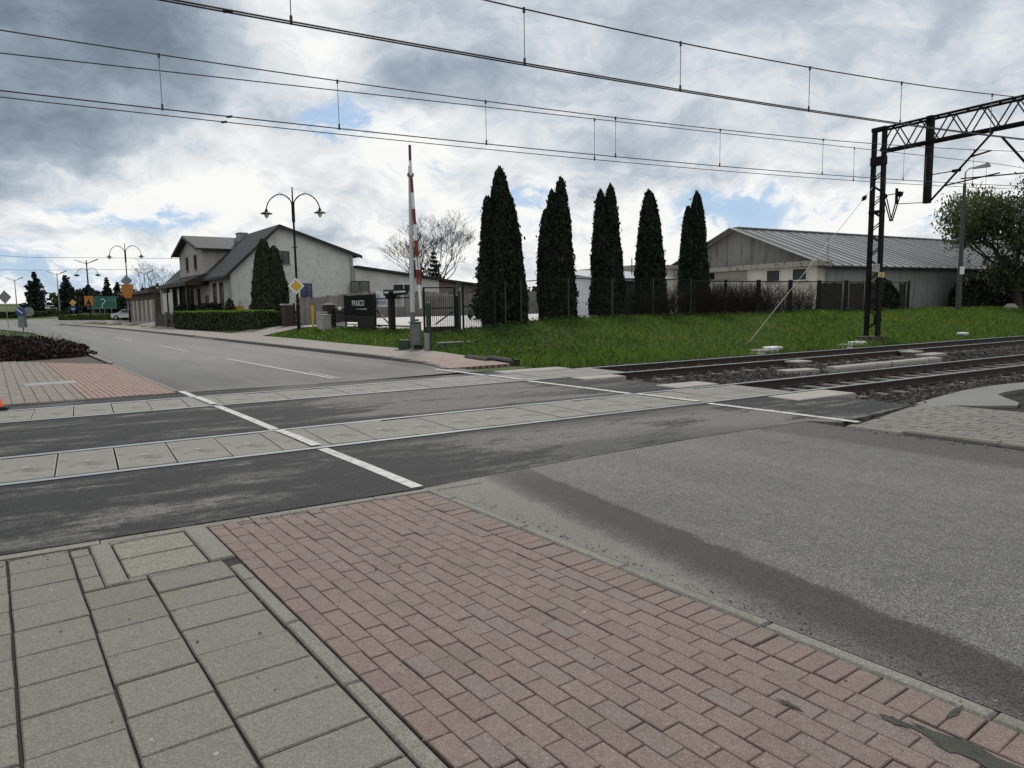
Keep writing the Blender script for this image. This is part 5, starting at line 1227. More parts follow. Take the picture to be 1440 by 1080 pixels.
# low side building beyond the house
sb_ = U(87.5, 15.0); sb = thing('side_building', 'low building with pale pilasters and a dark flat roof left of the house', 'building', (sb_[0], sb_[1], .1), RU)
MB().box(0, 0, -.3, 6, 20, 3.5).build('wall', simple('brown dark wall', (.07, .055, .045), .9, .3), sb)
MB().hexa([(-.7, -.3, 3.5), (6.2, -.3, 3.5), (6.2, 20.3, 3.5), (-.7, 20.3, 3.5), (-.7, -.3, 3.85), (6.2, -.3, 4.8), (6.2, 20.3, 4.8), (-.7, 20.3, 3.85)]).build('roof', simple('dull roofing', (.06, .052, .05), .8, .3), sb)
for y in (.4, 3.4, 6.2, 9.4, 12.4, 16.0): MB().box(-.35, y, -.3, -.02, y + 1.1, 2.75).build('pilaster', simple('pale pilaster', (.36, .34, .30), .85, .15), sb)
for y in (2.0, 4.8, 7.8, 11.0, 14.2): window(sb, 0, y + .4, 1.6, 1.2, 1.7, 'x', 'window', M_frame)
# thujas by the house gable
hx = (-17.5, 52.5)
def thz(x, y): return (x, y, gz((x, y)) - .05)
thuja('bushy double thuja standing against the house gable behind the plank fence', thz(-17.75, 53.0), [(-.35, 0, 6.2, .95, (0, 0)), (.42, .1, 5.7, .82, (-.05, 0)), (.05, -.3, 3.6, 1.3, (0, 0))], M_thujab, 2300, .24)
o = thuja('small dark thuja at the corner of the house', thz(-20.6, 52.5), [(0, 0, 2.1, .42, (0, 0))], M_thujab, 3200, .2)

# ================================================================== HEDGES AND GARDEN BUSHES
M_hedge = island('clipped hedge leaves', [(0.016, 0.024, 0.010), (0.030, 0.044, 0.016), (0.045, 0.065, 0.022), (0.022, 0.034, 0.012)], .7)
def hedge_between(label, A, B, w, h, n, size, m, group=None):
    a, b_ = Vector(A), Vector(B); L = (b_ - a).length; c = (a + b_) / 2; z = gz((c.x, c.y))
    t = thing('hedge', label, 'hedge', (c.x, c.y, z), atan2(b_.y - a.y, b_.x - a.x), group)
    hedge_mesh('leaves', (0, 0, 0), (L, w, h), n, size, m, t, rough=.05)
    if n > 10000: hedge_mesh('sunlit_top_leaves', (0, 0, h - .04), (L, w, .09), n // 3, size, island('sunlit hedge top leaves', [(.07, .12, .025), (.12, .19, .04), (.09, .15, .03)], .7, .3), t, rough=.04)  # sunlight on the long hedge's top, put into a brighter leaf colour
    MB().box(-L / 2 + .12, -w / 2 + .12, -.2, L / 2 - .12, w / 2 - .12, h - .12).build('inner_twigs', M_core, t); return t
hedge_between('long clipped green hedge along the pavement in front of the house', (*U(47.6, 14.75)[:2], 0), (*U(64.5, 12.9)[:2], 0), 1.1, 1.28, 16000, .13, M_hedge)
hedge_between('dark short hedge end behind the gate pillar at the house garden', (*U(47.6, 15.2)[:2], 0), (*U(49.5, 17.2)[:2], 0), .8, 1.0, 2500, .13, M_hedge)
def ball(label, loc, r, h, m, n=1800, size=.13, name='round_shrub', cat='shrub'):
    t = thing(name, label, cat, thz(*loc)); P, N = dome_points(n, (r, r), h, 3, 2.0, .1, .2); V, F = leaf_cards(P, size * (.6 + .7 * RNG.random(n)), N, .7); np_mesh('leaves', V, F, m, t)
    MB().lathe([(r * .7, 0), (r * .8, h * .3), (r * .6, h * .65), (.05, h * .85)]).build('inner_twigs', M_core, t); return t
M_darkbush = island('dark garden bush', [(0.010, 0.013, 0.009), (0.02, 0.024, 0.015), (0.014, 0.016, 0.012)], .75)
ball('round dark clipped shrub between the hedge and the house corner', U(53.5, 15.9)[:2], .75, 1.75, M_darkbush)
ball('broad dark garden bush under the porch behind the hedge', U(63, 15.0)[:2], 1.6, 1.9, M_darkbush, 3500, .18)
ball('dark garden bush at the left end of the clipped hedge', U(70, 14.6)[:2], 1.5, 1.9, M_darkbush, 3000, .18)
M_blossom = island('pale blossoms', [(.5, .5, .42), (.3, .34, .16), (.10, .14, .05)], .7)
ball('small shrub with pale blossoms in front of the plank fence', U(47.9, 16.4)[:2], .75, 1.6, M_blossom, 260, .1, 'flowering_shrub')
gbx = thing('gas_meter_box', 'small yellow box looking over the top of the clipped hedge', 'meter box', UG(55.8, 15.2), RU); MB().bbox(-.3, -.42, -.1, .3, .42, 1.42, .03).build('body', M_yellow, gbx); MB().box(-.32, -.44, 1.422, .32, .44, 1.47).build('lid', simple('ochre lid', (.42, .3, .03), .6, .1), gbx)
fp = thing('garden_fence', 'short brown garden fence beside the pavement left of the clipped hedge', 'fence', UG(66, 13.1), RU)
mb = MB(); [mb.box(-.05, i * .3, -.1, .05, i * .3 + .2, 1.25) for i in range(34)]; mb.build('panel', simple('brown fence board', (.06, .045, .038), .85, .3), fp)
for y in (0, 5, 10): MB().box(-.2, y - .2, -.1, .2, y + .2, 1.45).build('post', M_concd, fp)
# barberry hedge at the left kerb
M_barb = island('dark red barberry leaves', [(0.014, 0.009, 0.010), (0.030, 0.013, 0.014), (0.048, 0.018, 0.017), (0.020, 0.014, 0.012), (.018, .02, .012)], .8)
def barberry(label, cx, cu, ru, rv_, h, n, spikes):
    p = U(cu, cx); t = thing('barberry_hedge', label, 'hedge', (p[0], p[1], -.05), RU)
    P, N = dome_points(n, (rv_, ru), h, 7, 3.0, .14, .35); P[:, 2] = np.minimum(P[:, 2], h * (.86 + .14 * RNG.random(n)))
    # push out to a boxier mound
    e = 2.6; r = (np.abs(P[:, 0] / rv_) ** e + np.abs(P[:, 1] / ru) ** e) ** (1 / e); k = np.where(P[:, 2] < h * .75, 1.0 + .12 * r, 1.0); P[:, 0] *= k; P[:, 1] *= k
    V, F = leaf_cards(P, .085 * (.6 + .8 * RNG.random(n)), N, .9, 1.3); np_mesh('leaves', V, F, M_barb, t)
    mb = MB()
    for i in range(spikes):
        a = random.random() * 6.28; rr = sqrt(random.random()); x, y = rv_ * rr * cos(a), ru * rr * sin(a); z = h * sqrt(max(.05, 1 - .75 * rr * rr)); d = Vector((cos(a) * rr * .6 + random.gauss(0, .2), sin(a) * rr * .6 + random.gauss(0, .2), 1)).normalized()
        mb.tube([(x, y, z - .25), Vector((x, y, z - .25)) + d * random.uniform(.3, .55)], [.010, .004], 3, cap=False)
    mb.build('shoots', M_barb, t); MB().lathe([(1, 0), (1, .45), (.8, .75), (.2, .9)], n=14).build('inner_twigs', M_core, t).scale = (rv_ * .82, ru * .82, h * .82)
    return t
barberry('broad dark red barberry hedge beside the far pink pavement', -.2, 30.9, 1.65, 2.75, .86, 15000, 420)
barberry('lower dark barberry hedge further left along the pavement edge', -4.9, 31.2, 1.9, 2.3, .92, 8000, 160)
barberry('dark hedge mound behind the front barberry hedge', -1.9, 38.5, 3.0, 2.6, .95, 8000, 120)
slab('soil_strip', [U(24.4, 2.86), U(29.6, -3.2), U(36, -5), U(38, 2.84)], -.02, -.2, simple('dry soil with leaves', (.055, .045, .034), .95, .5, scale=6))

# ================================================================== SHED COMPLEX
cs = 42.7; shz = .85
sh = thing('corrugated_shed', 'long shed with corrugated grey roof and streaked grey walls behind the rusty fence', 'shed', T(cs, 30.0, shz), RT)
M_tin = mat_plaster('streaked corrugated wall', (.235, .245, .242), (.10, .102, .10), .6)
M_gab = mat_plaster('dark streaked gable boards', (.23, .225, .21), (.06, .058, .055), .8)
M_cream = mat_plaster('cream rendered annex', (.54, .52, .45), (.32, .30, .26), .35)
M_sroof = mat_roofsheet('grey corrugated roof sheets', (.25, .255, .265), 1.0, 0, (.125, .105, .09))
LS, D2, DR = 46.0, 15.4, 7.7; ze, zr = 3.15, 6.15
mb = MB(); x = 0.0
while x < LS:     # corrugated long wall facing the tracks
    mb.hexa([(x, .0, -.4), (x + .11, .04, -.4), (x + .11, .2, -.4), (x, .2, -.4), (x, .0, ze), (x + .11, .04, ze), (x + .11, .2, ze), (x, .2, ze)])
    mb.hexa([(x + .11, .04, -.4), (x + .22, .0, -.4), (x + .22, .2, -.4), (x + .11, .2, -.4), (x + .11, .04, ze), (x + .22, .0, ze), (x + .22, .2, ze), (x + .11, .2, ze)]); x += .22
mb.box(0, D2 - .2, -.4, LS, D2, ze); mb.build('wall', M_tin, sh)
MB().hexa([(-.02, .0, 3.0), (-.02, DR, 3.0), (.25, DR, 3.0), (.25, .0, 3.0), (-.02, .0, ze + .02), (-.02, DR, zr), (.25, DR, zr), (.25, 0, ze + .02)]).hexa([(-.02, DR, 3.0), (-.02, D2, 3.0), (.25, D2, 3.0), (.25, DR, 3.0), (-.02, DR, zr), (-.02, D2, ze), (.25, D2, ze), (.25, DR, zr)]).build('gable', M_gab, sh)
MB().box(0.0, 0.21, -.4, .25, D2 - .21, 2.99).build('gable_wall', M_cream, sh)
mb = MB(); kr = (zr - ze) / DR; x = -1.0
while x < LS:
    t_ = .035
    for (ya, za, yb_, zb_) in ((-.45, ze - .45 * kr, DR, zr), (D2 + .45, ze - .45 * kr, DR, zr)):
        for (xa, xb, dza, dzb) in ((x, x + .78, .05, .05), (x + .78, x + .87, .05, .14), (x + .87, x + 1.0, .14, .05)):
            mb.hexa([(xa, ya, za), (xb, ya, za), (xb, yb_, zb_), (xa, yb_, zb_), (xa, ya, za + dza), (xb, ya, za + dzb), (xb, yb_, zb_ + dzb), (xa, yb_, zb_ + dza)])
    x += 1.0
rf = mb.build('roof', M_sroof, sh); MB().bar((-.35, DR, zr + .10), (LS, DR, zr + .10), .5, .08).build('ridge_cap', M_sroof, rf); MB().bar((-.35, -.47, ze - .45 * kr - .05), (LS, -.47, ze - .45 * kr - .05), .10, .12).build('eave_edge', M_fascia, rf)
MB().hexa([(-.42, -.45, ze - .45 * kr - .1), (-.42, DR, zr - .1), (-.352, DR, zr - .1), (-.352, -.45, ze - .45 * kr - .1), (-.42, -.45, ze - .45 * kr + .12), (-.42, DR, zr + .14), (-.352, DR, zr + .14), (-.352, -.45, ze - .45 * kr + .12)]).hexa([(-.42, DR, zr - .1), (-.42, D2 + .45, ze - .45 * kr - .1), (-.352, D2 + .45, ze - .45 * kr - .1), (-.352, DR, zr - .1), (-.42, DR, zr + .14), (-.42, D2 + .45, ze - .45 * kr + .12), (-.352, D2 + .45, ze - .45 * kr + .12), (-.352, DR, zr + .14)]).build('verge', M_concl, rf)
# cream annex in front of the gable with its ribbed canopy edge
MB().box(-.9, .25, -.4, -.03, 6.0, 3.0).build('annex_wall', M_cream, sh)
cano = MB(); y = -.25
while y < 14.6: cano.box(-1.35, y, 3.0, -.03, y + .12, 3.34 if y < 6.6 else 3.3); y += .16
cano.box(-1.30, -.25, 3.04, -.04, 14.7, 3.24); cano.build('canopy', simple('weathered canopy edge', (.34, .32, .27), .85, .3, dirt=((.12, .11, .095), 3, .5)), sh)
for x in (6.0, 17.0, 28.0): MB().tube([(x, -.10, -.4), (x, -.10, ze - .4), (x, -.42, ze - .28)], .06, 8).build('downpipe', M_galv, sh)
for y in (1.55, 3.7): window(sh, -.9, y, 2.5, 1.2, .85, 'x', 'window', M_frame, mull=0, gl=simple('shaded window', (.035, .035, .037), .5, .3, spec=.2))
MB().tube([(-1.1, 6.25, -.3), (-1.1, 6.25, 3.0)], .06, 8).tube([(-.2, 6.35, 3.34), (-.2, 6.35, 5.5)], .05, 8).build('downpipe', M_galv, sh)
MB().box(-.5, 6.4, -.3, -.03, 14.5, 2.3).build('lean_to', simple('white lean to panel', (.48, .48, .47), .6, .2), sh)
MB().box(-.12, 10.0, 2.5, -.03, 10.45, 2.95).build('vent', M_dark, sh)
wsd = thing('wall_lamp_pole', 'thin pole with a small antenna on the shed roof corner', 'antenna', T(43.4, 30.6, shz + 3.2), RT)
MB().tube([(0, 0, 0), (0, 0, 1.7)], .03, 6).build('pole', M_galv, wsd); MB().tube([(-.35, 0, 1.6), (.35, 0, 1.6)], .02, 6).tube([(-.2, -.15, 1.5), (-.2, .15, 1.5)], .015, 6).build('arm', M_galv, wsd)
# cream building left of the shed, showing between thujas
cbd = thing('cream_building', 'flat roofed cream building between the two right thujas beside the shed', 'building', T(40.5, 40.0, .85), RT)
MB().box(-2.4, 3.2, -.3, 1.9, 14, 3.45).build('wall', M_cream, cbd); MB().box(-2.7, 2.9, 3.45, 2.1, 14.3, 3.75).build('roof', M_concl, cbd)
for y in (4.6, 6.6): window(cbd, -2.4, y, 2.5, 1.5, 1.0, 'x', 'window', M_frame, mull=1, gl=glass('sky window', (.10, .12, .14)))
# white shed behind the middle thujas
wsx = thing('white_shed', 'white walled shed with a low grey sheet roof behind the middle thuja', 'shed', T(26.2, 31.6, .8), RT)
MB().box(-1.7, .2, -.3, -1.5, 4.4, 2.35).build('side_wall', simple('bright white wall', (.62, .63, .66), .7, .1), wsx)
MB().box(-1.499, .2, -.3, 3.6, .4, 2.05).build('front_wall', simple('dark shed front', (.025, .025, .028), .8, .3), wsx)
MB().box(-1.499, 4.2, -.3, 3.6, 4.4, 2.3).box(3.601, .2, -.3, 3.8, 4.4, 2.2).build('wall', M_conc, wsx)
MB().hexa([(-1.9, -.1, 2.08), (4.0, -.1, 2.08), (4.0, 4.6, 2.75), (-1.9, 4.6, 2.75), (-1.9, -.1, 2.22), (4.0, -.1, 2.22), (4.0, 4.6, 2.9), (-1.9, 4.6, 2.9)]).build('roof', simple('bluish grey roof sheet', (.24, .255, .28), .5, .2), wsx)
MB().tube([(2.6, 2.0, 2.5), (2.6, 2.0, 3.5)], .03, 6).build('vent_pipe', M_dark, wsx)
M_pal = mat_planks('stacked dark planks', (.05, .045, .042))
stk = thing('plank_stack', 'stack of dark planks behind the mesh fence right of the middle thuja', 'timber stack', T(24.0, 29.4, W(24, 29.4)), RT)
mb = MB()
for i in range(9): mb.box(-.2 + random.uniform(-.05, .05), -.4, .05 + i * .13, 1.5 + random.uniform(-.1, .1), .4, .14 + i * .13)
mb.build('planks', M_pal, stk)
wpst = MB().bbox(-.14, -.14, -.2, .14, .14, .95, .03).bbox(-.18, -.18, .952, .18, .18, 1.05, .02).build('white_post', M_white); wpst.location = T(23.45, 29.3, W(23.45, 29.3)); tag(wpst, 'short white post behind the mesh fence right of the middle thuja', 'post')

# ================================================================== RIGHT: LAMP AND TREE
def W2(p): return (p[0], p[1], gz(p))
lm = thing('yard_lamp', 'tall dark concrete lamp post with one short arm by the shed', 'street lamp', W2(T(48.4, 24.6)), 0)
M_lamp = simple('dark lamp concrete', (.055, .055, .055), .8, .3)
MB().tube([(0, 0, -.3), (.0, 0, 8.0)], [.17, .09], 10).build('pole', M_lamp, lm); MB().tube([(0, 0, 8.0), (.02, 0, 8.75), (.22, -.03, 8.95), (.55, -.05, 9.0)], [.05, .045, .04, .04], 8).build('arm', M_galv, lm)
MB().hexa([(.5, -.16, 8.92), (1.5, -.18, 9.02), (1.5, .1, 9.02), (.5, .08, 8.92), (.55, -.12, 9.06), (1.4, -.14, 9.28), (1.4, .06, 9.28), (.55, .04, 9.06)]).build('lamp_head', M_galv, lm)
MB().box(-.13, -.22, 2.35, .13, -.16, 2.85).build('notice_plate', M_white, lm)
random.seed(5)
tr = thing('leafy_tree', 'leaning tree with loose young leaves at the right beside the lamp post', 'tree', W2(T(57.5, 25.4)), 0)
M_leaf = island('young drooping leaves', [(.022, .030, .015), (.045, .060, .028), (.075, .095, .045), (.034, .044, .022)], .55, .3, .3)
mb = MB(); tips = []
mb.tube([(.35, 0, -.4), (.1, 0, 1.2), (-.1, .1, 2.6)], [.30, .24, .20], 8); mb.tube([(.9, .2, -.4), (1.3, .3, 1.6), (1.7, .2, 3.2)], [.26, .2, .16], 8)
bm = MB(); rts = []
for i in range(7):
    a = i * .9 + 2.4; branches(bm, (-.1, .1, 2.4), (cos(a) * .9, sin(a) * .7, .75), 2.6, .12, 3, rts, .6, .05, 3, (2, 3), .74, 5)
for i in range(6):
    a = i * 1.05 + .4; branches(bm, (1.7, .2, 3.0), (cos(a) * .9, sin(a) * .7, .75), 2.4, .10, 3, rts, .6, .05, 3, (2, 3), .74, 5)
mb.build('trunk', M_bark, tr); bm.build('limbs', M_bark, tr)
LP = []
for (p, d, dep) in rts:
    if dep > 1: continue
    k = 95 if dep == 0 else 40
    for j in range(k):
        q = p + Vector((random.gauss(0, .5), random.gauss(0, .5), random.gauss(-.25, .5))); LP.append(tuple(q))
for i in range(17):
    c_ = (random.gauss(-1.0, 1.0), random.gauss(0, .8), random.uniform(1.6, 3.6))
    for j in range(130): LP.append((c_[0] + random.gauss(0, .45), c_[1] + random.gauss(0, .45), c_[2] + random.gauss(0, .4)))
P = np.array(LP); P = P[(P[:, 2] > .35)]
V, F = leaf_cards(P, .13 * (.6 + .8 * RNG.random(len(P))), None, .8, 2.2, -1.2); np_mesh('crown', V, F, M_leaf, tr)
st = MB().lathe([(.45, -.2), (.42, .2), (.25, .38), (.02, .42)], n=9).build('boulder', M_conc); st.location = W2(T(55.2, 24.6)); tag(st, 'pale boulder at the foot of the right tree', 'boulder')
ball('dark evergreen shrub mass behind the right tree at the frame edge', T(62.0, 27.5)[:2], 3.0, 3.2, M_darkbush, 5000, .25, 'evergreen_shrub')
ball('low dark shrub growing against the shed wall under the leafy tree', T(56.5, 28.2)[:2], 1.1, 2.4, M_darkbush, 1300, .2, 'evergreen_shrub')
ball('second low shrub against the pale end of the shed wall', T(59.2, 28.0)[:2], 1.3, 3.0, island('ivy green leaves', [(.02, .03, .018), (.04, .055, .03)], .7), 1300, .2, 'evergreen_shrub')

# ================================================================== STREET LAMPS AND SIGNS
def arc_lamp(label, p, h, scale=1.0, group='double arm lantern street lamps', lantern_z=None, rz=0.0):
    t = thing('street_lamp', label, 'street lamp', (p[0], p[1], gz(p)), rz, group)
    MB().tube([(0, 0, -.2), (0, 0, 1.4)], .11, 10).tube([(0, 0, 1.4), (0, 0, h * .76)], [.075, .06], 10).build('pole', M_black, t)
    z = h * .76; MB().tube([(0, 0, z), (0, 0, z + .95 * scale)], .095, 10).build('sleeve', M_black, t); MB().tube([(0, 0, z + .95 * scale), (0, 0, h)], [.05, .035], 8).build('mast_tip', M_black, t)
    for sx in (-1, 1):
        pts = []; zc = z + .98 * scale; r = .74 * scale; c = .80 * scale
        for i in range(11): a = pi * i / 10; pts.append((sx * (c - r * cos(a)) , 0, zc + .62 * scale * sin(a) + (.0 if i < 6 else -.30 * scale * (i - 5) / 5)))
        pts.insert(0, (sx * .04, 0, zc - .45 * scale))
        ar = MB().tube(pts, .033, 8).build('arm', M_black, t); e = pts[-1]
        lt = MB().lathe([(.05, .12), (.09, .0), (.12, -.04), (.33, -.14), (.34, -.17), (.10, -.16)], (e[0], 0, e[2] - .02), 14).build('lantern_hood', M_black, t)
        MB().lathe([(.13, -.17), (.14, -.24), (.09, -.36), (.02, -.42)], (e[0], 0, e[2] - .02), 12).build('lantern_glass', simple('frosted lantern glass', (.5, .5, .48), .3, .05), lt)
        MB().tube([(sx * .05, 0, zc + .15), (sx * .35 * scale, 0, zc + .45), (sx * .75 * scale, 0, zc + .1 + .62 * scale)], .010, 5).build('scroll', M_black, t)
    return t
L1 = (-12.45, 41.85); l1 = arc_lamp('double arm lantern lamp with a yellow diamond sign at the yard entrance', L1, 8.25, 1.0)
def diamond(parent, z, s, back=False, rz=0.0, m_in=M_yellow):
    r = s / sqrt(2); y0 = -.13
    def dia(r_, y, t): return [(0, y, -r_), (r_, y, 0), (0, y, r_), (-r_, y, 0), (0, y - t, -r_), (r_, y - t, 0), (0, y - t, r_), (-r_, y - t, 0)]
    e = bpy.data.objects.new('sign', None)
    mb = MB().hexa([(p[0], p[1], p[2] + z) for p in dia(r, y0, .02)]); o = mb.build('sign_plate', M_white if not back else M_signback, parent)
    if not back:
        MB().hexa([(p[0], p[1], p[2] + z) for p in dia(r * .70, y0 - .021, .004)]).build('yellow_field', m_in, o)
    return o
diamond(l1, 2.62, .68)
MB().bar((-.16, 0, 4.85), (.16, 0, 4.85), .05).build('bracket', M_black, l1); MB().tube([(0, 0, 1.35), (0, 0, 1.5)], .125, 10).tube([(0, 0, 1.7), (0, 0, 1.78)], .12, 10).build('collar', M_black, l1)
L2 = (-44.5, 83.5); l2 = arc_lamp('second lantern lamp down the road with orange board and diamond sign back', L2, 9.15, 1.2)
diamond(l2, 4.85, .95, True); MB().box(-.62, -.2, 3.45, .72, -.12, 4.3).box(-.8, -.23, 4.302, .9, -.1, 4.42).build('orange_board', M_orange, l2); MB().hexa([(-.3, -.2, 2.85), (.4, -.2, 2.85), (.4, -.12, 2.85), (-.3, -.12, 2.85), (-.55, -.2, 3.448), (.65, -.2, 3.448), (.65, -.12, 3.448), (-.55, -.12, 3.448)]).build('orange_flare', M_orange, l2)
MB().tube([(.0, .3, 2.0), (0.02, .35, 2.05)], .1, 8).build('clamp', M_dark, l2)
L3 = (-61.7, 105.0); l3 = thing('street_lamp', 'tall roundabout lamp with modern arms above lantern arms and orange warning board', 'street lamp', (L3[0], L3[1], gz(L3)), 0, 'street lamps at the roundabout')
MB().tube([(0, 0, -.2), (0, 0, 8.7)], [.14, .08], 8).build('pole', M_black, l3)
for sx in (-1, 1):
    MB().tube([(0, 0, 8.2), (sx * .8, 0, 8.5), (sx * 1.6, 0, 8.75)], .05, 6).build('arm', M_dark, l3); MB().hexa([(sx * .8 - .1, -.12, 8.45), (sx * 1.7, -.12, 8.78), (sx * 1.7, .12, 8.78), (sx * .8 - .1, .12, 8.45), (sx * .8 - .1, -.12, 8.53), (sx * 1.7, -.12, 8.88), (sx * 1.7, .12, 8.88), (sx * .8 - .1, .12, 8.53)]).build('lamp_head', M_galv, l3)
    pts = [(sx * .05, 0, 6.9)] + [(sx * (.8 - .75 * cos(pi * i / 8)), 0, 7.1 + .5 * sin(pi * i / 8) - .1 * max(0, i - 4)) for i in range(9)]
    MB().tube(pts, .035, 6).build('arm', M_black, l3); e = pts[-1]; MB().lathe([(.06, .05), (.4, -.12), (.4, -.16), (.1, -.3)], e, 10).build('lantern', M_black, l3)
bd = MB().box(-.62, -.22, 2.1, .62, -.16, 3.55).build('warning_board', M_orange, l3); MB().hexa([(-.35, -.235, 2.35), (.35, -.235, 2.35), (.35, -.222, 2.35), (-.35, -.222, 2.35), (-.02, -.235, 3.1), (.02, -.235, 3.1), (.02, -.222, 3.1), (-.02, -.222, 3.1)]).build('triangle_mark', M_black, bd); MB().box(-.5, -.235, 2.14, .5, -.222, 2.3).build('bottom_band', M_black, bd)
def modern_lamp(label, x, y, top, sc=1.0):
    z = gz((x, y)); t = thing('street_lamp', label, 'street lamp', (x, y, z), 0, 'street lamps at the roundabout'); h = top - z
    MB().tube([(0, 0, -.2), (0, 0, h - .5)], [.13, .07], 8).build('pole', M_galv, t)
    for sx in (-1, 1): MB().tube([(0, 0, h - .9), (sx * .9 * sc, 0, h - .5)], .05, 6).build('arm', M_galv, t); MB().hexa([(sx * .7 * sc, -.15, h - .6), (sx * 1.9 * sc, -.15, h - .15), (sx * 1.9 * sc, .15, h - .15), (sx * .7 * sc, .15, h - .6), (sx * .7 * sc, -.15, h - .5), (sx * 1.9 * sc, -.15, h - .02), (sx * 1.9 * sc, .15, h - .02), (sx * .7 * sc, .15, h - .5)]).build('lamp_head', M_galv, t)
modern_lamp('slim double headed lamp left of the big spruce', -110.3, 160, 9.6); modern_lamp('slim double headed lamp between the two big spruces', -88.2, 140, 9.7); modern_lamp('slim double headed lamp behind the low side building', -76.3, 150, 10.1)
dsn = thing('road_sign', 'diamond road sign seen from behind on a thin post at the far left', 'road sign', (-52.8, 75, gz((-52.8, 75))), 0)
MB().tube([(0, 0, -.2), (0, 0, 2.6)], .035, 8).build('post', M_galv, dsn); diamond(dsn, 3.35, 1.0, True)
ks = thing('keep_right_sign', 'blue keep right sign on a thick grey green post behind the barberry hedge', 'road sign', (-41.0, 60.0, -.02), 0)
MB().tube([(0, 0, 0), (0, 0, .5)], .05, 8).hexa([(-.28, -.2, .42), (.25, -.2, .42), (.25, .2, .42), (-.28, .2, .42), (-.24, -.16, 1.45), (.22, -.16, 1.45), (.22, .16, 1.45), (-.24, .16, 1.45)]).build('bollard', simple('grey green bollard', (.13, .17, .16), .6, .2), ks)
kd_ = MB().disc((-.02, -.18, 1.75), .36, .04, (0, -1, 0), 20).build('blue_disc', M_blue, ks); MB().hexa([(-.28, -.232, 1.92), (.18, -.232, 1.56), (.18, -.225, 1.56), (-.28, -.225, 1.92), (-.24, -.232, 2.0), (.22, -.232, 1.64), (.22, -.225, 1.64), (-.24, -.225, 2.0)]).build('white_arrow', M_white, kd_)
MB().disc((.5, .1, 1.72), .40, .03, (0.3, -1, 0), 16).build('second_disc', M_signback, ks)
gs = thing('direction_sign', 'large green roundabout direction sign board with a white arrow diagram on posts', 'direction sign', (-77.0, 135, gz((-77, 135))), radians(5))
bd = MB().box(-2.7, -.05, 1.35, 2.6, .0, 3.7).build('board', M_signgreen, gs)
mb = MB(); mb.tube([(.15 + .42 * cos(a), -.06, 2.75 + .42 * sin(a)) for a in [2.3 - i * .3 for i in range(14)]], .07, 6); mb.tube([(.1, -.06, 2.35), (.0, -.06, 1.5)], .07, 6); mb.bar((.6, -.06, 2.85), (2.4, -.06, 2.85), .1, .02); mb.bar((-2.6, -.06, 1.42), (2.5, -.06, 1.42), .05, .02); mb.bar((2.5, -.06, 1.42), (2.5, -.06, 3.6), .05, .02); mb.bar((1.2, -.06, 3.25), (2.1, -.06, 3.25), .1, .02); mb.bar((-1.9, -.06, 2.9), (-.9, -.06, 2.9), .1, .02)
mb.build('arrow_diagram', M_white, bd)
for x in (-1.8, -.5, .4, 1.6): MB().tube([(x, .03, -.2), (x, .03, 1.5)], .05, 6).build('post', M_galv, gs)
g2 = thing('direction_sign', 'small green and white direction sign between the two big spruces', 'direction sign', (-95.4, 149, gz((-95.4, 149))), 0)
b2_ = MB().box(-1.5, -.05, .95, 1.2, 0, 1.9).build('board', M_signgreen, g2); MB().box(-1.5, -.065, 1.2, -.4, -.052, 1.55).box(-.2, -.065, 1.0, 1.1, -.052, 1.35).box(-1.4, -.065, 1.72, 1.1, -.052, 1.84).build('white_band', M_white, b2_)
for x in (-.5, .7): MB().tube([(x, .03, -.2), (x, .03, .95)], .05, 6).build('post', M_galv, g2)
tg = thing('road_sign', 'blue road sign below a yellow diamond board in front of the spruces', 'road sign', (-73.3, 120, gz((-73.3, 120))), 0)
MB().tube([(0, 0, -.2), (0, 0, 2.0)], .04, 6).build('post', M_galv, tg); MB().disc((0, -.05, 1.75), .48, .04, (0, -1, 0), 8).build('blue_disc', M_blue, tg); MB().box(-.28, -.10, 1.62, .28, -.092, 1.74).build('white_arrow', M_white, tg); MB().hexa([(0, -.05, 2.1), (.6, -.05, 2.7), (0, -.05, 3.3), (-.6, -.05, 2.7), (0, -.02, 2.1), (.6, -.02, 2.7), (0, -.02, 3.3), (-.6, -.02, 2.7)]).build('yellow_board', simple('dull yellow board', (.42, .28, .04), .6, .2), tg)

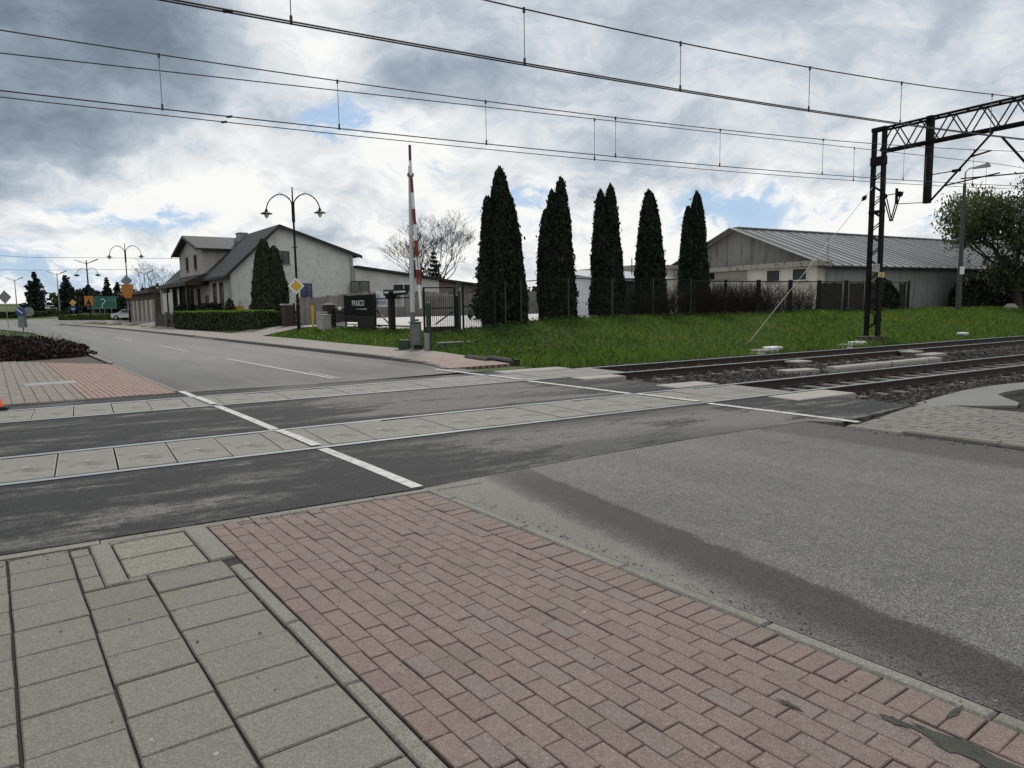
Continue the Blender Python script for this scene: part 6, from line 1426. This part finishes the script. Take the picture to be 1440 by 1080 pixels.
# ================================================================== FAR LEFT: SPRUCES, HEDGES, CAR
for lab, x, y, h, r, n in [('biggest broad spruce at the roundabout, leftmost of the spruces', -99.3, 150, 9.4, 3.1, 3400), ('second spruce right of the biggest one, lamp beside it', -92.8, 150, 8.6, 2.7, 3000), ('short spruce close to the right of the second one', -93.0, 158, 6.6, 2.2, 2200),
                     ('slim spruce behind the green direction sign, taller of the pair', -95.5, 170, 8.6, 2.0, 2400), ('slim spruce behind the green direction sign, shorter of the pair', -93.0, 170, 7.4, 2.1, 2200), ('distant dark spruce just left of the low side building', -96.8, 190, 6.4, 2.6, 2000)]:
    conifer(lab, (x, y, gz((x, y)) - .2), h, r, n, 'spruces at the roundabout', .8)
M_far = island('far dark foliage', [(.012, .018, .012), (.022, .032, .018), (.032, .042, .022)], .8)
def mass(name, label, cat, A, B, w, h, n, size, m):
    a, b_ = Vector((*A, 0)), Vector((*B, 0)); L = (b_ - a).length; c = (a + b_) / 2
    t = thing(name, label, cat, (c.x, c.y, gz((c.x, c.y)) - .2), atan2(b_.y - a.y, b_.x - a.x))
    P = np.stack([(RNG.random(n) - .5) * L, RNG.normal(0, w / 3, n), np.zeros(n)], 1); top = h * (.72 + .28 * lump(P * np.array([.25, .2, 0]), 1.0, 5)); P[:, 2] = top * RNG.random(n) ** .7
    V, F = leaf_cards(P, size * (.6 + .7 * RNG.random(n)), None, .8, 1.1); np_mesh('foliage', V, F, m, t); MB().box(-L / 2, -w * .2, -.2, L / 2, w * .2, h * .55).build('inner_twigs', M_core, t); return t
mass('shrub_belt', 'dark shrub belt behind the direction signs at the roundabout', 'shrubs', (-104, 168), (-62, 138), 4.5, 4.4, 6000, .7, M_far)
mass('shrub_belt', 'dark tree belt on the horizon behind the spruces', 'shrubs', (-190, 300), (-105, 290), 9, 9.5, 5000, 1.6, M_far)
mass('bush_row', 'pale green bushes behind the back plank fence between the left thujas', 'bushes', (1.5, 66), (11, 62), 3, 2.9, 3000, .25, island('yellow green leaves', [(.06, .08, .02), (.11, .13, .035), (.04, .055, .02)], .7, .2))
mass('tree_belt', 'low dark woodland strip far behind the yard', 'trees', (-60, 210), (140, 210), 10, 5.5, 7000, 1.4, M_far)
hedge_between('low hedge with a pale top at the far side of the roundabout', (-104, 141, 0), (-86.5, 139.5, 0), 1.5, 1.0, 2500, .35, M_hedge)
hedge_between('low yellow green planting on the verge under the lamp', (-70.0, 112, 0), (-52.5, 99.5, 0), 1.6, .75, 4000, .25, island('yellow green groundcover', [(.05, .065, .015), (.09, .10, .025), (.03, .045, .012)], .7))
car = thing('parked_car', 'silver white parked hatchback beside the low side building', 'car', (-51.0, 95.5, gz((-51, 95.5)) + .08), radians(180 - 6))
M_carp = simple('pale silver car paint', (.45, .46, .48), .3, .05, bmp=0)
pr_ = [(-1.95, .32), (1.95, .30), (2.02, .55), (1.95, .82), (1.0, .98), (.35, 1.40), (-.9, 1.45), (-1.75, 1.05), (-1.98, .9)]
MB().extr([(-.84, 0), (.84, 0), (.84, .001), (-.84, .001)], (0, 0, 0), (.01, 0, 0)) if False else None
mb = MB(); k = len(mb.v); n = len(pr_)
for yy, sq in ((-.84, 1), (.84, 1)): mb.v += [(x, yy * (.82 if z > 1.0 else 1), z) for x, z in pr_]
mb.f += [tuple(range(n)), tuple(reversed(range(n, 2 * n)))] + [(i, n + i, n + (i + 1) % n, (i + 1) % n) for i in range(n)]
mb.build('body', M_carp, car)
for sy in (-1, 1): MB().hexa([(-1.35, sy * .80 - .03, .98), (.75, sy * .80 - .03, .98), (.75, sy * .80 + .03, .98), (-1.35, sy * .80 + .03, .98), (-.85, sy * .71 - .03, 1.36), (.3, sy * .71 - .03, 1.36), (.3, sy * .71 + .03, 1.36), (-.85, sy * .71 + .03, 1.36)]).build('side_window', M_glass, car)
MB().hexa([(.98, -.65, 1.0), (1.02, -.65, 1.0), (1.02, .65, 1.0), (.98, .65, 1.0), (.38, -.58, 1.4), (.42, -.58, 1.42), (.42, .58, 1.42), (.38, .58, 1.4)]).build('windscreen', M_glass, car)
for x in (-1.25, 1.25):
    for sy in (-1, 1): w = MB().disc((x, sy * .72, .31), .31, .2 * sy, (0, 1, 0), 18).build('wheel', M_black, car); MB().disc((x, sy * .93, .31), .2, .012 * sy, (0, 1, 0), 14).build('rim', M_galv, w)
for sy in (-1, 1): MB().box(1.9, sy * .6 - .14, .68, 2.03, sy * .6 + .14, .82).build('headlight', M_white, car)
# traffic cone at the left edge
cp = T(-1.36, 14.42, .02); cn_ = thing('traffic_cone', 'orange traffic cone on a black foot at the left end of the crossing', 'traffic cone', cp, RT)
MB().bbox(-.21, -.21, 0, .21, .21, .05, .02).build('foot', M_black, cn_); MB().lathe([(.15, .05), (.115, .2), (.07, .45), (.03, .68), (.02, .7)], n=18).build('cone', simple('bright orange plastic', (.75, .13, .02), .5, .1), cn_); MB().lathe([(.1165, .24), (.088, .36)], n=18).build('white_band', M_white, cn_)
# telephone wires on the left
for lab, pts in [('upper thin telephone cable in the left sky', [(-60, 62, 7.6), (-45, 68, 6.8), (-31.5, 71.5, 6.7)]), ('lower thin telephone cable in the left sky', [(-75, 72, 6.8), (-52, 78, 6.2), (-38, 80, 6.2)])]:
    t = thing('telephone_cable', lab, 'cable', (0, 0, 0)); MB().tube(pts, .018, 5).build('cable', M_wire, t)

# ================================================================== GRASS
M_grass = island('grass blades', [(0.032, 0.062, 0.018), (0.056, 0.100, 0.028), (0.086, 0.142, 0.040), (0.125, 0.165, 0.060), (0.066, 0.110, 0.032)], .8, .42, .1, ((1.35, 1.10, 1.05), .33))
def grass(n, sampler, h0, h1, wk):
    x, y = sampler(n); n = len(x); z = ground_z(x, y); dist = np.sqrt(x * x + y * y)
    h = (h0 + (h1 - h0) * RNG.random(n) ** 1.6) * (.75 + .45 * np.clip(lump(np.stack([x, y, 0 * x], 1), .9, 9) + .4, 0, 1.3)); w = wk * dist / 20 * (.6 + .8 * RNG.random(n)); a = RNG.random(n) * 6.28
    lx, ly = RNG.normal(0, .45, n) * h, RNG.normal(0, .45, n) * h
    b = np.stack([x, y, z], 1); s_ = np.stack([np.cos(a) * w, np.sin(a) * w, 0 * w], 1)
    mid = b + np.stack([lx * .35, ly * .35, h * .6], 1); tip = b + np.stack([lx, ly, h], 1)
    V = np.stack([b - s_, b + s_, mid + s_ * .7, tip, mid - s_ * .7], 1).reshape(-1, 3)
    return V, np.arange(5 * n).reshape(n, 5)
def bank_s(n):
    s_ = 9.3 + 62 * RNG.random(n * 2) ** 1.7; d = 14.95 + 13.0 * RNG.random(n * 2) ** 1.15; x = s_ * tv[0] + d * nv[0]; y = s_ * tv[1] + d * nv[1]
    v = x * qv[0] + y * qv[1]; u = x * rv[0] + y * rv[1]; k = (v > 11.35 + .9 * sm((u - 14) / 8) + .3 * RNG.random(len(x))) ; return x[k][:n], y[k][:n]
def verge_s(n):
    u = 18 + 24.5 * RNG.random(n); v = 12.35 + .4 * sm((u - 24) / 8) + 3.7 * RNG.random(n); k = ~((u > 41) & (v < 13.2)); return (u * rv[0] + v * qv[0])[k], (u * rv[1] + v * qv[1])[k]
V1, F1 = grass(125000, bank_s, .05, .26, .0085); V2, F2 = grass(32000, verge_s, .04, .20, .0075)
gr = np_mesh('grass', np.concatenate([V1, V2]), np.concatenate([F1, F2 + len(V1)]), M_grass); gr['kind'] = 'stuff'
x, y = bank_s(60); x2, y2 = verge_s(130); x = np.concatenate([x, x2]); y = np.concatenate([y, y2]); P = np.stack([x, y, ground_z(x, y) + .13 + .12 * RNG.random(len(x))], 1)
V, F = leaf_cards(P, .027 * np.sqrt(x * x + y * y) / 22, np.tile([0, -.5, 1.], (len(P), 1)), .3, 1.0); fl = np_mesh('wild_flowers', V, F, island('small blossoms', [(.6, .6, .55), (.55, .45, .05), (.6, .6, .5), (.5, .42, .05)], .7)); fl['kind'] = 'stuff'
# broad leaved weeds by the barrier
def weed_s(n):
    u = 17 + 9 * RNG.random(n); v = 12.6 + 5.5 * RNG.random(n); return u * rv[0] + v * qv[0], u * rv[1] + v * qv[1]
x, y = weed_s(2200)
bases = [U(22.4, 12.4), U(22.0, 12.7), U(31.2, 15.5), U(39.7, 15.5), U(38.4, 14.8), U(35.6, 15.7), U(33.5, 15.8), (L1[0], L1[1])] + [T(s_, 26.9) for s_ in np.arange(12.2, 47, .7)] + [T(25.8, 16.1), T(25.4, 15.9), T(48.4, 24.5), T(19.6, 17.0)]
x = np.concatenate([x] + [b[0] + RNG.normal(0, .28, 45) for b in bases]); y = np.concatenate([y] + [b[1] + RNG.normal(0, .22, 45) for b in bases]); P = np.stack([x, y, ground_z(x, y) + .06 + .2 * RNG.random(len(x))], 1); V, F = leaf_cards(P, .085 * (.5 + RNG.random(len(P))), np.tile([0, -.3, 1.], (len(P), 1)), .6, 1.2)
wd = np_mesh('weeds', V, F, island('broad weed leaves', [(.022, .046, .012), (.04, .075, .02), (.06, .10, .03)], .8, .25, .08)); wd['kind'] = 'stuff'
